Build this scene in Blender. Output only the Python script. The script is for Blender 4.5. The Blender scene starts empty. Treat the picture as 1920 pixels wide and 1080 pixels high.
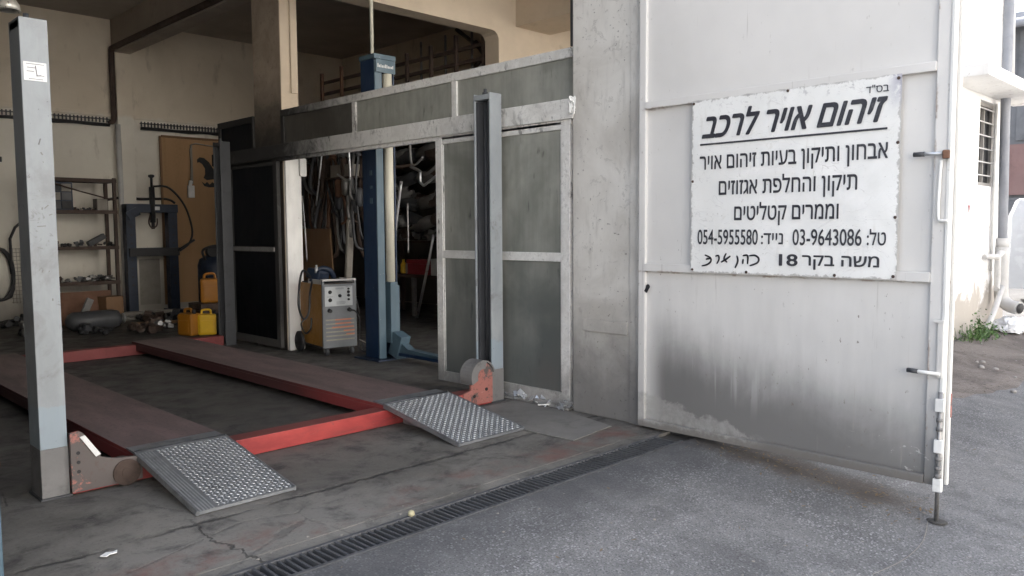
import bpy, bmesh, math, random
from mathutils import Vector, Matrix, Euler
random.seed(7)
R = math.radians
S = bpy.context.scene
C = S.collection
PI = math.pi

# ------------------------------------------------------------------ camera
cam = bpy.data.cameras.new('camera')
cam.sensor_width = 36.0
cam.lens = 1494.53 / 1920 * 36
cam.clip_start = 0.05
cam.clip_end = 500
co = bpy.data.objects.new('camera', cam)
C.objects.link(co)
yaw, pit, rol = R(45.124), R(4.226), R(-0.3656)
fw = Vector((math.sin(yaw)*math.cos(pit), math.cos(yaw)*math.cos(pit), -math.sin(pit)))
rt = Vector((math.cos(yaw), -math.sin(yaw), 0))
up = rt.cross(fw)
r2 = rt*math.cos(rol) + up*math.sin(rol)
u2 = -rt*math.sin(rol) + up*math.cos(rol)
co.matrix_world = Matrix(((r2.x, u2.x, -fw.x, 0), (r2.y, u2.y, -fw.y, 0), (r2.z, u2.z, -fw.z, 1.4), (0, 0, 0, 1)))
S.camera = co

# ------------------------------------------------------------------ world, sun, exposure
SUN_EL, SUN_AZ = R(46), R(12)            # azimuth from +Y towards +X: the sun stands behind the building
w = bpy.data.worlds.new('World')
S.world = w
w.use_nodes = True
nt = w.node_tree
sky = nt.nodes.new('ShaderNodeTexSky')
sky.sky_type = 'NISHITA'
sky.sun_disc = False
sky.sun_elevation = SUN_EL
sky.sun_rotation = SUN_AZ
sky.dust_density = 4.0
sky.ozone_density = 0.3
bg = nt.nodes['Background']
hs = nt.nodes.new('ShaderNodeHueSaturation')
hs.inputs['Saturation'].default_value = .66
nt.links.new(sky.outputs[0], hs.inputs['Color'])
nt.links.new(hs.outputs[0], bg.inputs[0])
bg.inputs[1].default_value = 0.15
sl = bpy.data.lights.new('sun', 'SUN')
sl.energy = 5.0
sl.angle = R(0.5)
sl.color = (1, 0.95, 0.87)
so = bpy.data.objects.new('sun', sl)
C.objects.link(so)
sd = Vector((math.sin(SUN_AZ)*math.cos(SUN_EL), math.cos(SUN_AZ)*math.cos(SUN_EL), math.sin(SUN_EL)))
so.rotation_euler = sd.to_track_quat('Z', 'Y').to_euler()
so.location = (0, 0, 30)
S.view_settings.view_transform = 'Standard'
S.view_settings.look = 'None'
S.view_settings.gamma = 1
S.view_settings.exposure = 2.08
S.render.engine = 'CYCLES'
S.cycles.use_denoising = True
S.cycles.max_bounces = 10
S.cycles.diffuse_bounces = 8


# ------------------------------------------------------------------ materials
class NT:
    def __init__(s, name):
        s.m = bpy.data.materials.new(name)
        s.m.use_nodes = True
        s.t = s.m.node_tree
        s.p = s.t.nodes['Principled BSDF']
        s.pos = s.t.nodes.new('ShaderNodeNewGeometry').outputs['Position']
        s.objc = s.t.nodes.new('ShaderNodeTexCoord').outputs['Object']

    def lk(s, v, sock):
        if isinstance(v, bpy.types.NodeSocket):
            s.t.links.new(v, sock)
        elif isinstance(v, (tuple, list)) and len(v) == 3 and len(sock.default_value) == 4:
            sock.default_value = (*v, 1)
        else:
            sock.default_value = v

    def noise(s, vec, scale, detail=4, rough=.6, dist=0):
        n = s.t.nodes.new('ShaderNodeTexNoise')
        s.lk(vec, n.inputs['Vector'])
        n.inputs['Scale'].default_value = scale
        n.inputs['Detail'].default_value = detail
        n.inputs['Roughness'].default_value = rough
        n.inputs['Distortion'].default_value = dist
        return n.outputs[0]

    def vor(s, vec, scale, feature='F1', out=0):
        n = s.t.nodes.new('ShaderNodeTexVoronoi')
        n.feature = feature
        s.lk(vec, n.inputs['Vector'])
        n.inputs['Scale'].default_value = scale
        return n.outputs[out]

    def mapr(s, v, a, b, c=0.0, d=1.0, smooth=True):
        n = s.t.nodes.new('ShaderNodeMapRange')
        if smooth:
            n.interpolation_type = 'SMOOTHSTEP'
        s.lk(v, n.inputs[0])
        for i, q in enumerate((a, b, c, d)):
            s.lk(q, n.inputs[i+1])
        return n.outputs[0]

    def math(s, op, a, b=0.0, c=0.0):
        n = s.t.nodes.new('ShaderNodeMath')
        n.operation = op
        for i, q in enumerate((a, b, c)):
            s.lk(q, n.inputs[i])
        return n.outputs[0]

    def mul(s, a, b): return s.math('MULTIPLY', a, b)
    def add(s, a, b): return s.math('ADD', a, b)
    def sub(s, a, b): return s.math('SUBTRACT', a, b)

    def mix(s, f, a, b):
        n = s.t.nodes.new('ShaderNodeMix')
        n.data_type = 'RGBA'
        s.lk(f, n.inputs[0])
        s.lk(a, n.inputs[6])
        s.lk(b, n.inputs[7])
        return n.outputs[2]

    def xyz(s, vec):
        n = s.t.nodes.new('ShaderNodeSeparateXYZ')
        s.lk(vec, n.inputs[0])
        return n.outputs

    def scale(s, vec, sc, off=(0, 0, 0)):
        n = s.t.nodes.new('ShaderNodeMapping')
        s.lk(vec, n.inputs[0])
        n.inputs['Scale'].default_value = sc
        n.inputs['Location'].default_value = off
        return n.outputs[0]

    def bump(s, h, strength=.3, dist=.01):
        n = s.t.nodes.new('ShaderNodeBump')
        n.inputs['Strength'].default_value = strength
        n.inputs['Distance'].default_value = dist
        s.lk(h, n.inputs['Height'])
        s.t.links.new(n.outputs[0], s.p.inputs['Normal'])

    def out(s, col, rough=.6, metal=0.0, spec=None):
        s.lk(col, s.p.inputs['Base Color'])
        s.lk(rough, s.p.inputs['Roughness'])
        s.lk(metal, s.p.inputs['Metallic'])
        if spec is not None:
            s.p.inputs['Specular IOR Level'].default_value = spec
        return s.m


def mix3(a, b, t): return tuple(x*(1-t)+y*t for x, y in zip(a, b))


def grimy(name, col, dirt=(.05, .045, .04), amt=.35, scale=5.0, rough=.55, metal=0.0, streak=1.0, chip=0.0, chipcol=(.12, .07, .05), bump=.15, spec=None):
    """painted or metal surface with tonal variation, grime patches, fine specks and chips"""
    n = NT(name)
    v = n.scale(n.objc, (1, 1, 1/streak))
    big = n.noise(v, scale*.35, 5, .65)
    med = n.noise(v, scale, 6, .65, .4)
    fine = n.noise(n.objc, scale*9, 3, .6)
    c = n.mix(n.mapr(big, .3, .7), tuple(x*.86 for x in col), tuple(min(1, x*1.08) for x in col))
    g = n.mapr(n.add(n.mul(med, .75), n.mul(fine, .25)), .64-.22*amt-.04, .80-.1*amt)
    c = n.mix(n.mul(g, min(1, .35+amt*.65)), c, dirt)
    if chip:
        ch = n.mapr(n.noise(n.objc, scale*3.2, 5, .7, .3), .72-.12*chip, .735-.12*chip)
        c = n.mix(ch, c, chipcol)
    n.bump(n.add(n.mul(med, .5), fine), bump, .004)
    r = n.mapr(med, .3, .7, max(.05, rough-.1), min(1, rough+.15))
    return n.out(c, r, metal, spec)


def mat_asphalt():
    n = NT('asphalt')
    p = n.pos
    sp = n.vor(p, 78, 'F1')
    col = n.vor(p, 78, 'F1', 1)
    sp2 = n.noise(p, 120, 3, .6)
    big = n.noise(p, .7, 6, .6, .5)
    mid = n.noise(p, 5, 5, .65)
    base = n.mix(n.mapr(big, .32, .68), (.138, .138, .140), (.20, .198, .197))
    base = n.mix(n.mapr(mid, .35, .75), base, n.mix(.45, base, (.06, .06, .062)))
    worn = n.mapr(n.noise(p, 2.1, 4, .6, 1.0), .42, .62)
    rnd = n.xyz(col)[0]
    speck = n.mul(n.mapr(sp, .62, .30), n.mapr(rnd, .30, .95))
    base = n.mix(n.mul(n.mul(speck, n.mapr(worn, 0, 1, .5, 1)), .8), base, (.36, .36, .365))
    base = n.mix(n.mul(n.mapr(sp2, .53, .64), .65), base, (.04, .04, .043))
    crk = n.vor(n.scale(n.add(0, 0), (1, 1, 1)) if False else p, .55, 'DISTANCE_TO_EDGE')
    crk = n.mapr(n.add(crk, n.mul(n.noise(p, 9, 4), .03)), .012, .022, 1, 0)
    crk = n.mul(crk, n.mapr(n.noise(p, .6, 2), .52, .6))
    base = n.mix(n.mul(crk, .5), base, (.03, .03, .03))
    # dusty pale patches, oil drips, faint tyre tracks
    du = n.mapr(n.noise(p, .55, 5, .6, .8), .50, .68)
    base = n.mix(n.mul(du, .35), base, (.24, .235, .225))
    od = n.vor(p, 1.3)
    od = n.mul(n.mapr(n.add(od, n.mul(n.sub(n.noise(p, 14, 4), .5), .16)), .16, .07), n.mapr(n.xyz(n.vor(p, 1.3, 'F1', 1))[1], .55, .7))
    base = n.mix(n.mul(od, .3), base, (.04, .04, .042))
    ty = n.mapr(n.math('ABSOLUTE', n.sub(n.math('PINGPONG', n.add(n.xyz(p)[0], n.mul(n.sub(n.noise(p, .5, 2), .5), .7)), .78), .12)), .10, .02)
    base = n.mix(n.mul(n.mul(ty, n.mapr(n.noise(p, 4, 4), .35, .65)), .30), base, (.06, .06, .063))
    gd = n.mul(n.mapr(n.math('ABSOLUTE', n.sub(n.add(n.xyz(p)[0], n.mul(n.sub(n.noise(p, 4, 5, .7), .5), .45)), 4.62)), .26, .06), n.mapr(n.xyz(p)[1], 1.3, 1.7))
    base = n.mix(n.mul(gd, .8), base, (.085, .070, .058))
    # oil darkening near the drain and under the gate
    y = n.xyz(p)[1]
    oil = n.mul(n.mapr(n.add(y, n.mul(n.sub(n.noise(p, 1.7, 5, .6), .5), .8)), 2.3, 2.85), n.mapr(n.noise(p, 3.7, 5, .6), .2, .6, .5, 1))
    base = n.mix(n.mul(oil, .72), base, (.055, .056, .06))
    n.bump(n.add(n.mul(sp, -.7), n.mul(sp2, .5)), .55, .006)
    return n.out(base, .92, 0, .25)


def mat_dirt():
    n = NT('dirt')
    p = n.pos
    a = n.noise(p, 1.5, 6, .65, .6)
    b = n.noise(p, 22, 5, .7)
    c = n.mix(n.mapr(a, .35, .65), (.135, .117, .106), (.215, .19, .172))
    c = n.mix(n.mapr(b, .55, .72), c, (.06, .048, .042))
    c = n.mix(n.mapr(n.vor(p, 26), .16, .08), c, (.34, .31, .28))
    n.bump(n.add(a, b), .7, .03)
    return n.out(c, .95, 0, .2)


def mat_floor():
    n = NT('oily_concrete')
    p = n.pos
    xyz = n.xyz(p)
    a = n.noise(p, .9, 6, .62, .7)
    b = n.noise(p, 4.5, 6, .68, .4)
    f = n.noise(p, 60, 3, .6)
    c = n.mix(n.mapr(a, .33, .66), (.13, .122, .108), (.215, .203, .182))
    c = n.mix(n.mul(n.mapr(b, .48, .72), .8), c, (.045, .042, .042))
    c = n.mix(n.mul(n.mapr(f, .56, .72), .45), c, (.03, .03, .03))
    c = n.mix(n.mul(n.mapr(f, .40, .30), .35), c, (.26, .25, .235))
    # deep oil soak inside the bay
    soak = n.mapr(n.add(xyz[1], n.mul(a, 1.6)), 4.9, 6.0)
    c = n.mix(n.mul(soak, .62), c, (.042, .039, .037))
    # red oxide paint wearing off along the drain edge
    yy = n.add(xyz[1], n.mul(n.sub(b, .5), .16))
    red = n.mul(n.mapr(yy, 3.13, 3.20), n.mapr(yy, 3.52, 3.30))
    red = n.mul(red, n.mapr(n.noise(p, 3.2, 5, .7), .46, .66))
    c = n.mix(n.mul(red, .65), c, (.18, .085, .07))
    # black greasy smears
    sm = n.mapr(n.noise(n.scale(p, (1.0, 2.6, 1)), 1.8, 5, .6, 1.2), .58, .74)
    c = n.mix(n.mul(sm, .65), c, (.035, .033, .034))
    # cracks
    k = n.vor(p, .8, 'DISTANCE_TO_EDGE')
    k = n.mapr(n.add(k, n.mul(n.sub(n.noise(p, 7, 5, .7), .5), .05)), .001, .007, .7, 0)
    k = n.mul(n.mul(k, n.mapr(n.noise(p, .9, 2), .46, .58)), .55)
    yl = n.math('ABSOLUTE', n.sub(n.add(xyz[1], n.mul(n.sub(n.noise(p, 5, 5, .7, .5), .5), .14)), 3.70))
    k2 = n.mul(n.mapr(yl, .005, .022, 1, 0), n.mapr(n.noise(p, 2.2, 3), .38, .5))
    yl3 = n.math('ABSOLUTE', n.sub(n.add(xyz[0], n.mul(n.sub(n.noise(p, 3, 4, .7, .5), .5), .3)), 1.55))
    k3 = n.mul(n.mapr(yl3, .003, .010, 1, 0), n.mapr(xyz[1], 3.9, 3.6))
    k = n.math('MAXIMUM', n.math('MAXIMUM', k, k2), k3)
    c = n.mix(n.mul(k, .7), c, (.025, .024, .023))
    n.bump(n.sub(n.add(n.mul(b, .4), n.mul(f, .25)), k), .5, .012)
    return n.out(c, n.mapr(b, .3, .7, .55, .9), 0, .3)


def mat_wall_in():
    """old two-tone limewash: cream above the ledge, off-white below, brown smoke stains"""
    n = NT('old_plaster')
    p = n.pos
    z = n.xyz(p)[2]
    a = n.noise(p, .8, 6, .6, .4)
    b = n.noise(n.scale(p, (1, 1, .3)), 5, 6, .65)
    cu = n.mix(n.mapr(a, .3, .7), (.62, .54, .43), (.74, .66, .54))
    cl = n.mix(n.mapr(a, .3, .7), (.66, .62, .54), (.78, .745, .66))
    c = n.mix(n.mapr(n.add(z, n.mul(n.sub(b, .5), .2)), 3.30, 3.38), cl, cu)
    c = n.mix(n.mul(n.mapr(b, .56, .74), .4), c, (.22, .17, .12))
    low = n.mapr(n.add(z, n.mul(n.sub(b, .5), .7)), .9, .1)
    c = n.mix(n.mul(low, .6), c, (.12, .11, .10))
    n.bump(n.add(a, n.mul(b, .5)), .3, .01)
    return n.out(c, .9, 0, .2)


def mat_pier():
    """white painted concrete pier, flaking and sooty towards its foot"""
    n = NT('flaking_white_paint')
    p = n.pos
    z = n.xyz(p)[2]
    v = n.scale(p, (1, 1, .22))
    st = n.noise(v, 16, 5, .65)
    med = n.noise(p, 6, 6, .65, .4)
    big = n.noise(p, 1.6, 5, .6, .6)
    fl = n.mapr(n.noise(p, 8, 7, .72, .8), .60, .615)
    c = n.mix(n.mapr(big, .3, .7), (.485, .46, .42), (.66, .64, .60))
    c = n.mix(n.mul(n.mapr(st, .52, .74), .4), c, (.33, .315, .295))
    c = n.mix(n.mul(fl, .4), c, (.42, .405, .38))
    c = n.mix(n.mapr(n.noise(p, 13, 6, .75), .70, .71), c, (.74, .73, .71))
    soot = n.mapr(n.add(z, n.mul(n.sub(med, .5), .55)), 1.05, .10)
    c = n.mix(n.mul(soot, .85), c, (.125, .12, .117))
    c = n.mix(n.mul(n.mapr(n.noise(p, 40, 3), .66, .72), .6), c, (.08, .075, .07))
    n.bump(n.add(n.add(n.mul(med, .5), n.mul(st, .4)), fl), .45, .008)
    return n.out(c, .8, 0, .3)


def mat_gate():
    """white enamel steel sheet with a band of exhaust soot and bare patches along its foot"""
    n = NT('sooty_white_sheet')
    p = n.pos
    x = n.xyz(p)
    s = n.sub(3.28, x[1])
    z = x[2]
    v = n.scale(p, (1, 1, .16))
    st = n.noise(v, 14, 5, .6)
    med = n.noise(p, 3.0, 6, .62, .5)
    fine = n.noise(p, 26, 5, .7)
    c = n.mix(n.mapr(n.noise(p, .9, 4), .35, .65), (.625, .608, .582), (.69, .672, .645))
    # general dust that thickens downwards
    dust = n.mul(n.mapr(n.add(z, n.mul(n.sub(st, .5), .5)), 1.25, .25), .42)
    c = n.mix(dust, c, (.33, .325, .32))
    # soot cloud
    zc = n.sub(.56, n.mul(s, .19))
    zz = n.add(z, n.mul(n.sub(st, .5), .13))
    zz = n.add(zz, n.mul(n.sub(med, .5), .22))
    upm = n.mapr(n.sub(zz, zc), .36, -.16)
    upm = n.mul(upm, n.mapr(s, .05, .22))
    upm = n.mul(upm, n.mapr(s, 2.1, 1.4, .9, 1))
    c = n.mix(n.mul(upm, .84), c, (.10, .096, .092))
    # washed-off lighter patch at the foot, hinge side
    ed = n.add(n.mul(n.sub(n.noise(p, 4.2, 6, .7, .6), .5), .26), n.sub(.27, n.mul(s, .20)))
    pt = n.mul(n.mapr(n.sub(ed, z), -.008, .022), n.mapr(s, 1.0, .8))
    c = n.mix(n.mul(pt, n.mapr(fine, .3, .7, .45, .9)), c, (.33, .32, .30))
    # pale scuffs at the outer foot
    sc = n.mul(n.mapr(n.noise(n.scale(p, (1, 1, 2.2)), 9, 5, .7, .6), .60, .66), n.mul(n.mapr(s, 1.4, 1.7), n.mapr(z, .30, .18)))
    c = n.mix(n.mul(sc, .75), c, (.55, .53, .50))
    # chips and specks
    ch = n.mul(n.mapr(n.noise(n.scale(p, (1, 1, .5)), 34, 4, .7), .665, .68), n.mul(n.mapr(n.noise(p, 2, 3), .40, .6), n.mapr(z, 2.3, 1.4, .3, 1)))
    c = n.mix(n.mul(ch, .75), c, (.16, .13, .11))
    # thin dirty runs, rust at the seams, brown splash along the foot
    run = n.mul(n.mapr(n.noise(n.scale(p, (1, 1, .035)), 42, 3, .6), .66, .70), n.mapr(n.noise(p, 1.5, 3), .46, .60))
    c = n.mix(n.mul(run, .38), c, (.33, .30, .27))
    wipe = n.mul(n.mapr(n.noise(n.scale(p, (1, 1, .05)), 11, 3, .5), .64, .70), n.mapr(z, .16, .5))
    c = n.mix(n.mul(wipe, n.mul(upm, .5)), c, (.5, .49, .47))
    seam = n.math('MINIMUM', n.math('ABSOLUTE', n.sub(z, 1.103)), n.math('ABSOLUTE', n.sub(z, 2.203)))
    seam = n.math('MINIMUM', seam, n.math('ABSOLUTE', n.sub(s, 1.882)))
    rs = n.mul(n.mapr(n.add(seam, n.mul(n.sub(fine, .5), -.03)), .012, .0), n.mapr(n.noise(p, 6, 4, .7), .46, .6))
    c = n.mix(n.mul(rs, .6), c, (.22, .125, .07))
    ft = n.mapr(n.add(z, n.mul(n.sub(fine, .5), .08)), .085, .04)
    c = n.mix(n.mul(ft, .7), c, (.15, .135, .12))
    dent = n.noise(n.scale(p, (1, 1, .6)), 3.2, 2, .4)
    n.bump(n.add(n.add(n.noise(p, 1.6, 3), n.mul(dent, .6)), n.add(n.mul(fine, .1), n.mul(ch, -.1))), .4, .02)
    return n.out(c, n.mapr(upm, 0, 1, .48, .85), 0, .4)


def mat_alu():
    """weathered aluminium section, blackened by smoke towards the rear end of the partition"""
    n = NT('weathered_aluminium')
    p = n.pos
    y = n.xyz(p)[1]
    z = n.xyz(p)[2]
    med = n.noise(p, 6, 6, .68, .6)
    fine = n.noise(p, 34, 5, .7)
    c = n.mix(n.mapr(med, .3, .7), (.66, .645, .61), (.86, .85, .82))
    c = n.mix(n.mul(n.mapr(n.add(n.mul(med, .5), n.mul(fine, .5)), .51, .66), .5), c, (.24, .225, .205))
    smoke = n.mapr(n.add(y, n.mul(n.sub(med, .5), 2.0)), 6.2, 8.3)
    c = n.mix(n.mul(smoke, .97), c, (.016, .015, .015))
    low = n.mapr(n.add(z, n.mul(n.sub(med, .5), .5)), .55, .02)
    c = n.mix(n.mul(low, .65), c, (.10, .095, .09))
    bl = n.mul(n.mapr(n.noise(n.scale(p, (1, 1, .4)), 7, 5, .7, .6), .56, .64), n.mapr(n.noise(p, 1.3, 3), .40, .58))
    c = n.mix(n.mul(bl, .75), c, (.055, .052, .05))
    n.bump(n.add(med, n.mul(fine, .6)), .4, .006)
    return n.out(c, n.mapr(smoke, 0, 1, .5, .9), n.mul(n.sub(1.0, smoke), .15), .3)


def mat_frost(name, a, b, rough=.28, spec=.5):
    """obscured glass under years of dust: wiped arcs, running drips, darker and bluer towards the foot"""
    n = NT(name)
    p = n.pos
    x = n.xyz(p)
    z = x[2]
    big = n.noise(p, 1.3, 4, .55, .8)
    med = n.noise(p, 5, 5, .6, .4)
    st = n.noise(n.scale(p, (1, 1, .09)), 17, 4, .6, .2)
    dr = n.noise(n.scale(p, (1, 1, .22)), 20, 3, .5, .3)
    f = n.add(n.mul(big, .6), n.add(n.mul(med, .2), n.mul(st, .2)))
    c = n.mix(n.mapr(f, .38, .62), a, b)
    # wiped arcs
    arc = n.mapr(n.math('SINE', n.mul(n.vor(p, .9), 46.0)), .2, .9)
    c = n.mix(n.mul(n.mul(arc, n.mapr(big, .50, .6)), .16), c, b)
    # smeared hand marks and drips
    dm = n.mul(n.mapr(dr, .60, .72), n.mapr(n.noise(p, 2.4, 3), .50, .60))
    c = n.mix(n.mul(dm, .7), c, tuple(q*.30 for q in a))
    low = n.mapr(n.add(z, n.mul(n.sub(big, .5), 1.1)), 1.75, .15)  # darkens the pane towards its foot
    c = n.mix(n.mul(low, .80), c, tuple(q*r_ for q, r_ in zip(a, (.36, .40, .46))))
    n.bump(n.add(n.noise(p, 110, 2), n.mul(big, 2)), .05, .002)
    return n.out(c, n.mapr(f, .35, .65, rough, rough+.3), 0, spec)


def mat_sign():
    n = NT('enamel_sign')
    o = n.objc
    x = n.xyz(o)
    big = n.noise(o, 2.2, 5, .6, .6)
    f = n.noise(o, 22, 5, .72, .4)
    c = n.mix(n.mapr(big, .35, .7), (.76, .755, .725), (.83, .825, .80))
    c = n.mix(n.mul(n.mapr(n.noise(o, 5, 6, .7, .8), .60, .72), .35), c, (.62, .60, .53))
    # worn edges: distance to the border in local coordinates (y along, z up)
    ey = n.math('MINIMUM', n.sub(x[1], -1.285), n.sub(0.0, x[1]))
    ez = n.math('MINIMUM', x[2], n.sub(1.10, x[2]))
    e = n.math('MINIMUM', ey, ez)
    wear = n.mapr(n.add(e, n.mul(n.sub(f, .5), -.07)), .011, .001)
    c = n.mix(n.mul(wear, .6), c, (.27, .25, .23))
    top = n.mul(n.mapr(x[2], .99, 1.09), n.mapr(f, .58, .66))
    c = n.mix(n.mul(top, .6), c, (.34, .33, .34))
    cor = n.mul(n.mapr(x[2], .86, 1.06), n.mul(n.mapr(x[1], -1.19, -1.27), n.mapr(f, .30, .52)))
    c = n.mix(n.mul(cor, .7), c, (.36, .35, .42))
    sc = n.mapr(n.math('ABSOLUTE', n.sub(n.noise(n.scale(o, (1, 1, 1.6)), 3.0, 3, .6, 1.5), .5)), .004, .0015)
    c = n.mix(n.mul(sc, .3), c, (.45, .43, .42))
    stn = n.mul(n.mapr(n.noise(n.scale(o, (1, 1, .12)), 18, 4, .6), .58, .72), n.mapr(n.noise(o, 2, 3), .4, .6))
    c = n.mix(n.mul(stn, .3), c, (.48, .44, .37))
    spk = n.mapr(n.noise(o, 60, 3, .6), .70, .73)
    c = n.mix(n.mul(spk, .5), c, (.3, .27, .24))
    n.bump(n.add(big, n.mul(wear, -.1)), .25, .02)
    return n.out(c, .32, 0, .5)


def mat_ceiling():
    n = NT('smoky_ceiling')
    p = n.pos
    a = n.noise(p, .9, 6, .6, .4)
    c = n.mix(n.mapr(a, .3, .7), (.38, .345, .305), (.50, .46, .41))
    n.bump(n.noise(p, 8, 4), .2, .01)
    return n.out(c, .9, 0, .2)


def mat_nbwall():
    n = NT('whitewashed_render')
    p = n.pos
    z = n.xyz(p)[2]
    a = n.noise(p, 1.6, 6, .65, .5)
    b = n.noise(n.scale(p, (1, 1, .35)), 8, 6, .7)
    c = n.mix(n.mapr(a, .3, .7), (.80, .79, .77), (.88, .875, .86))
    c = n.mix(n.mul(n.mapr(b, .60, .74), .5), c, (.50, .48, .46))
    bare = n.mapr(n.add(z, n.mul(n.sub(n.noise(p, 2.5, 6, .7, .6), .5), 1.5)), .75, .55)
    c = n.mix(n.mul(bare, .85), c, (.36, .32, .275))
    pe = n.mapr(n.noise(p, 4.5, 7, .72, .8), .60, .615)
    c = n.mix(n.mul(pe, .55), c, (.50, .475, .44))
    dk = n.mul(n.mapr(n.noise(n.scale(p, (1, 1, .12)), 14, 4, .6), .58, .72), n.mapr(n.noise(p, .9, 3), .42, .6))
    c = n.mix(n.mul(dk, .5), c, (.32, .30, .28))
    n.bump(n.add(a, b), .4, .015)
    return n.out(c, .85, 0, .2)


def mat_runway():
    n = NT('worn_red_deck')
    p = n.pos
    nz = n.xyz(n.t.nodes.new('ShaderNodeNewGeometry').outputs['Normal'])[2]
    a = n.noise(n.scale(p, (2.4, .6, 1)), 2.2, 6, .65, .4)
    f = n.noise(p, 40, 4, .65)
    wornc = n.mix(n.mapr(a, .3, .7), (.13, .096, .092), (.215, .155, .147))
    wornc = n.mix(n.mul(n.mapr(f, .55, .68), .6), wornc, (.035, .032, .033))
    red = n.mix(n.mapr(n.add(n.xyz(p)[1], n.mul(n.sub(a, .5), 1.5)), 5.0, 6.4), (.22, .04, .04), (.07, .028, .028))
    c = n.mix(n.mapr(nz, .5, .8), red, wornc)
    n.bump(n.add(a, n.mul(f, .5)), .3, .006)
    return n.out(c, .62, 0, .35)


def mat_red():
    n = NT('red_paint')
    o = n.pos
    a = n.noise(n.scale(o, (.6, 1, 1.6)), 5, 6, .65, .5)
    f = n.noise(o, 30, 5, .7)
    c = n.mix(n.mapr(a, .3, .7), (.27, .032, .032), (.42, .060, .052))
    gr = n.mapr(n.noise(n.scale(o, (.5, 1, 2)), 3.1, 5, .65, .5), .50, .68)
    c = n.mix(n.mul(gr, .55), c, (.09, .040, .038))
    sc_ = n.mapr(n.noise(n.scale(o, (.25, 1, 3)), 26, 4, .7), .67, .70)
    c = n.mix(n.mul(sc_, .7), c, (.30, .24, .22))
    c = n.mix(n.mul(n.mapr(n.add(n.mul(a, .5), n.mul(f, .5)), .57, .68), .75), c, (.14, .06, .055))
    nz = n.xyz(n.t.nodes.new('ShaderNodeNewGeometry').outputs['Normal'])[2]
    c = n.mix(n.mul(n.mapr(nz, .5, .9), .7), c, (.12, .055, .05))
    n.bump(f, .2, .004)
    return n.out(c, .5, 0, .45)


def mat_wornred(nm='scuffed_pink_red', sh=0.0):
    n = NT(nm)
    o = n.objc
    a = n.noise(o, 7, 6, .68, .5)
    c = n.mix(n.mapr(a, .40+sh, .46+sh), (.105, .088, .082), (.36, .14, .115))
    c = n.mix(n.mapr(a, .58+sh, .66+sh), c, (.54, .27, .22))
    c = n.mix(n.mul(n.mapr(n.noise(o, 30, 4, .7), .55, .68), .7), c, (.10, .07, .06))
    n.bump(a, .3, .004)
    return n.out(c, .6)


def mat_foliage():
    n = NT('leaf')
    a = n.noise(n.pos, 9, 3)
    c = n.mix(n.mapr(a, .3, .7), (.035, .085, .018), (.09, .17, .04))
    return n.out(c, .6)


MT = {}
MT['asphalt'] = mat_asphalt()
MT['dirt'] = mat_dirt()
MT['floor'] = mat_floor()
MT['wallin'] = mat_wall_in()
MT['pier'] = mat_pier()
MT['gate'] = mat_gate()
MT['alu'] = mat_alu()
MT['frost'] = mat_frost('dusty_obscured_glass', (.20, .205, .18), (.34, .34, .305))
MT['frostdark'] = mat_frost('sooty_glass', (.006, .007, .009), (.014, .015, .018), .4, .08)
MT['frostsmoke'] = mat_frost('smoked_dirty_glass', (.04, .037, .033), (.10, .095, .085))
MT['sign'] = mat_sign()
MT['ceiling'] = mat_ceiling()
MT['nbwall'] = mat_nbwall()
MT['runway'] = mat_runway()
MT['red'] = mat_red()
MT['wornred'] = mat_wornred()
MT['wornredgrey'] = mat_wornred('grey_scuffed_red', .17)
MT['leaf'] = mat_foliage()


def mat_post():
    n = NT('grey_post_paint')
    p = n.pos
    z = n.xyz(p)[2]
    a = n.noise(n.scale(p, (1, 1, .35)), 7, 6, .65, .4)
    f = n.noise(p, 45, 4, .7)
    c = n.mix(n.mapr(a, .3, .7), (.255, .275, .285), (.315, .335, .345))
    pt = n.mapr(n.add(z, n.mul(n.sub(n.noise(p, 6, 5, .7, .5), .5), .22)), .50, .49)
    c = n.mix(n.mul(pt, .8), c, (.27, .325, .365))
    gr = n.mul(n.mapr(n.noise(p, 3.2, 5, .65, .6), .50, .70), n.mapr(z, 2.2, .8, .35, 1))
    c = n.mix(n.mul(gr, .55), c, (.13, .12, .115))
    hm = n.mul(n.mapr(n.noise(p, 16, 4, .65, .5), .60, .68), n.mapr(n.math('ABSOLUTE', n.sub(z, 1.25)), .55, .2))
    c = n.mix(n.mul(hm, .5), c, (.13, .12, .115))
    run = n.mul(n.mapr(n.noise(n.scale(p, (1, 1, .04)), 60, 3, .6), .64, .70), n.mapr(n.noise(p, 2.5, 2), .45, .6))
    c = n.mix(n.mul(run, .35), c, (.20, .17, .15))
    ch = n.mapr(n.noise(p, 24, 5, .72, .4), .685, .70)
    c = n.mix(n.mul(ch, .8), c, (.10, .075, .065))
    n.bump(n.add(a, n.add(n.mul(f, .2), n.mul(ch, -.6))), .25, .004)
    return n.out(c, n.mapr(a, .3, .7, .35, .6), 0, .45)


MT['post'] = mat_post()
MT['postdark'] = grimy('greasy_and_shaded_steel', (.055, .057, .062), (.02, .02, .02), .4, 6, .5)  # greasy steel; on the rear posts the dark tone stands in for shade
MT['postfoot'] = grimy('bare_grey_steel', (.19, .185, .18), (.065, .06, .056), .5, 8, .6)
MT['galvtop'] = grimy('rubbed_galvanised_tread', (.42, .44, .455), (.12, .115, .11), .6, 4.5, .38, .45, 1, 0, bump=.05)
MT['galv'] = grimy('galvanised_plate', (.25, .26, .27), (.07, .066, .062), .55, 9, .42, .55, 1, 0, bump=.1)
MT['steel'] = grimy('dull_steel', (.26, .255, .25), (.09, .065, .05), .5, 10, .45, .6)
MT['bright'] = grimy('bright_tube', (.55, .56, .57), (.25, .24, .23), .3, 10, .35, .7)
MT['black'] = grimy('black_grease', (.022, .022, .024), (.05, .045, .04), .4, 10, .6)
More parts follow.
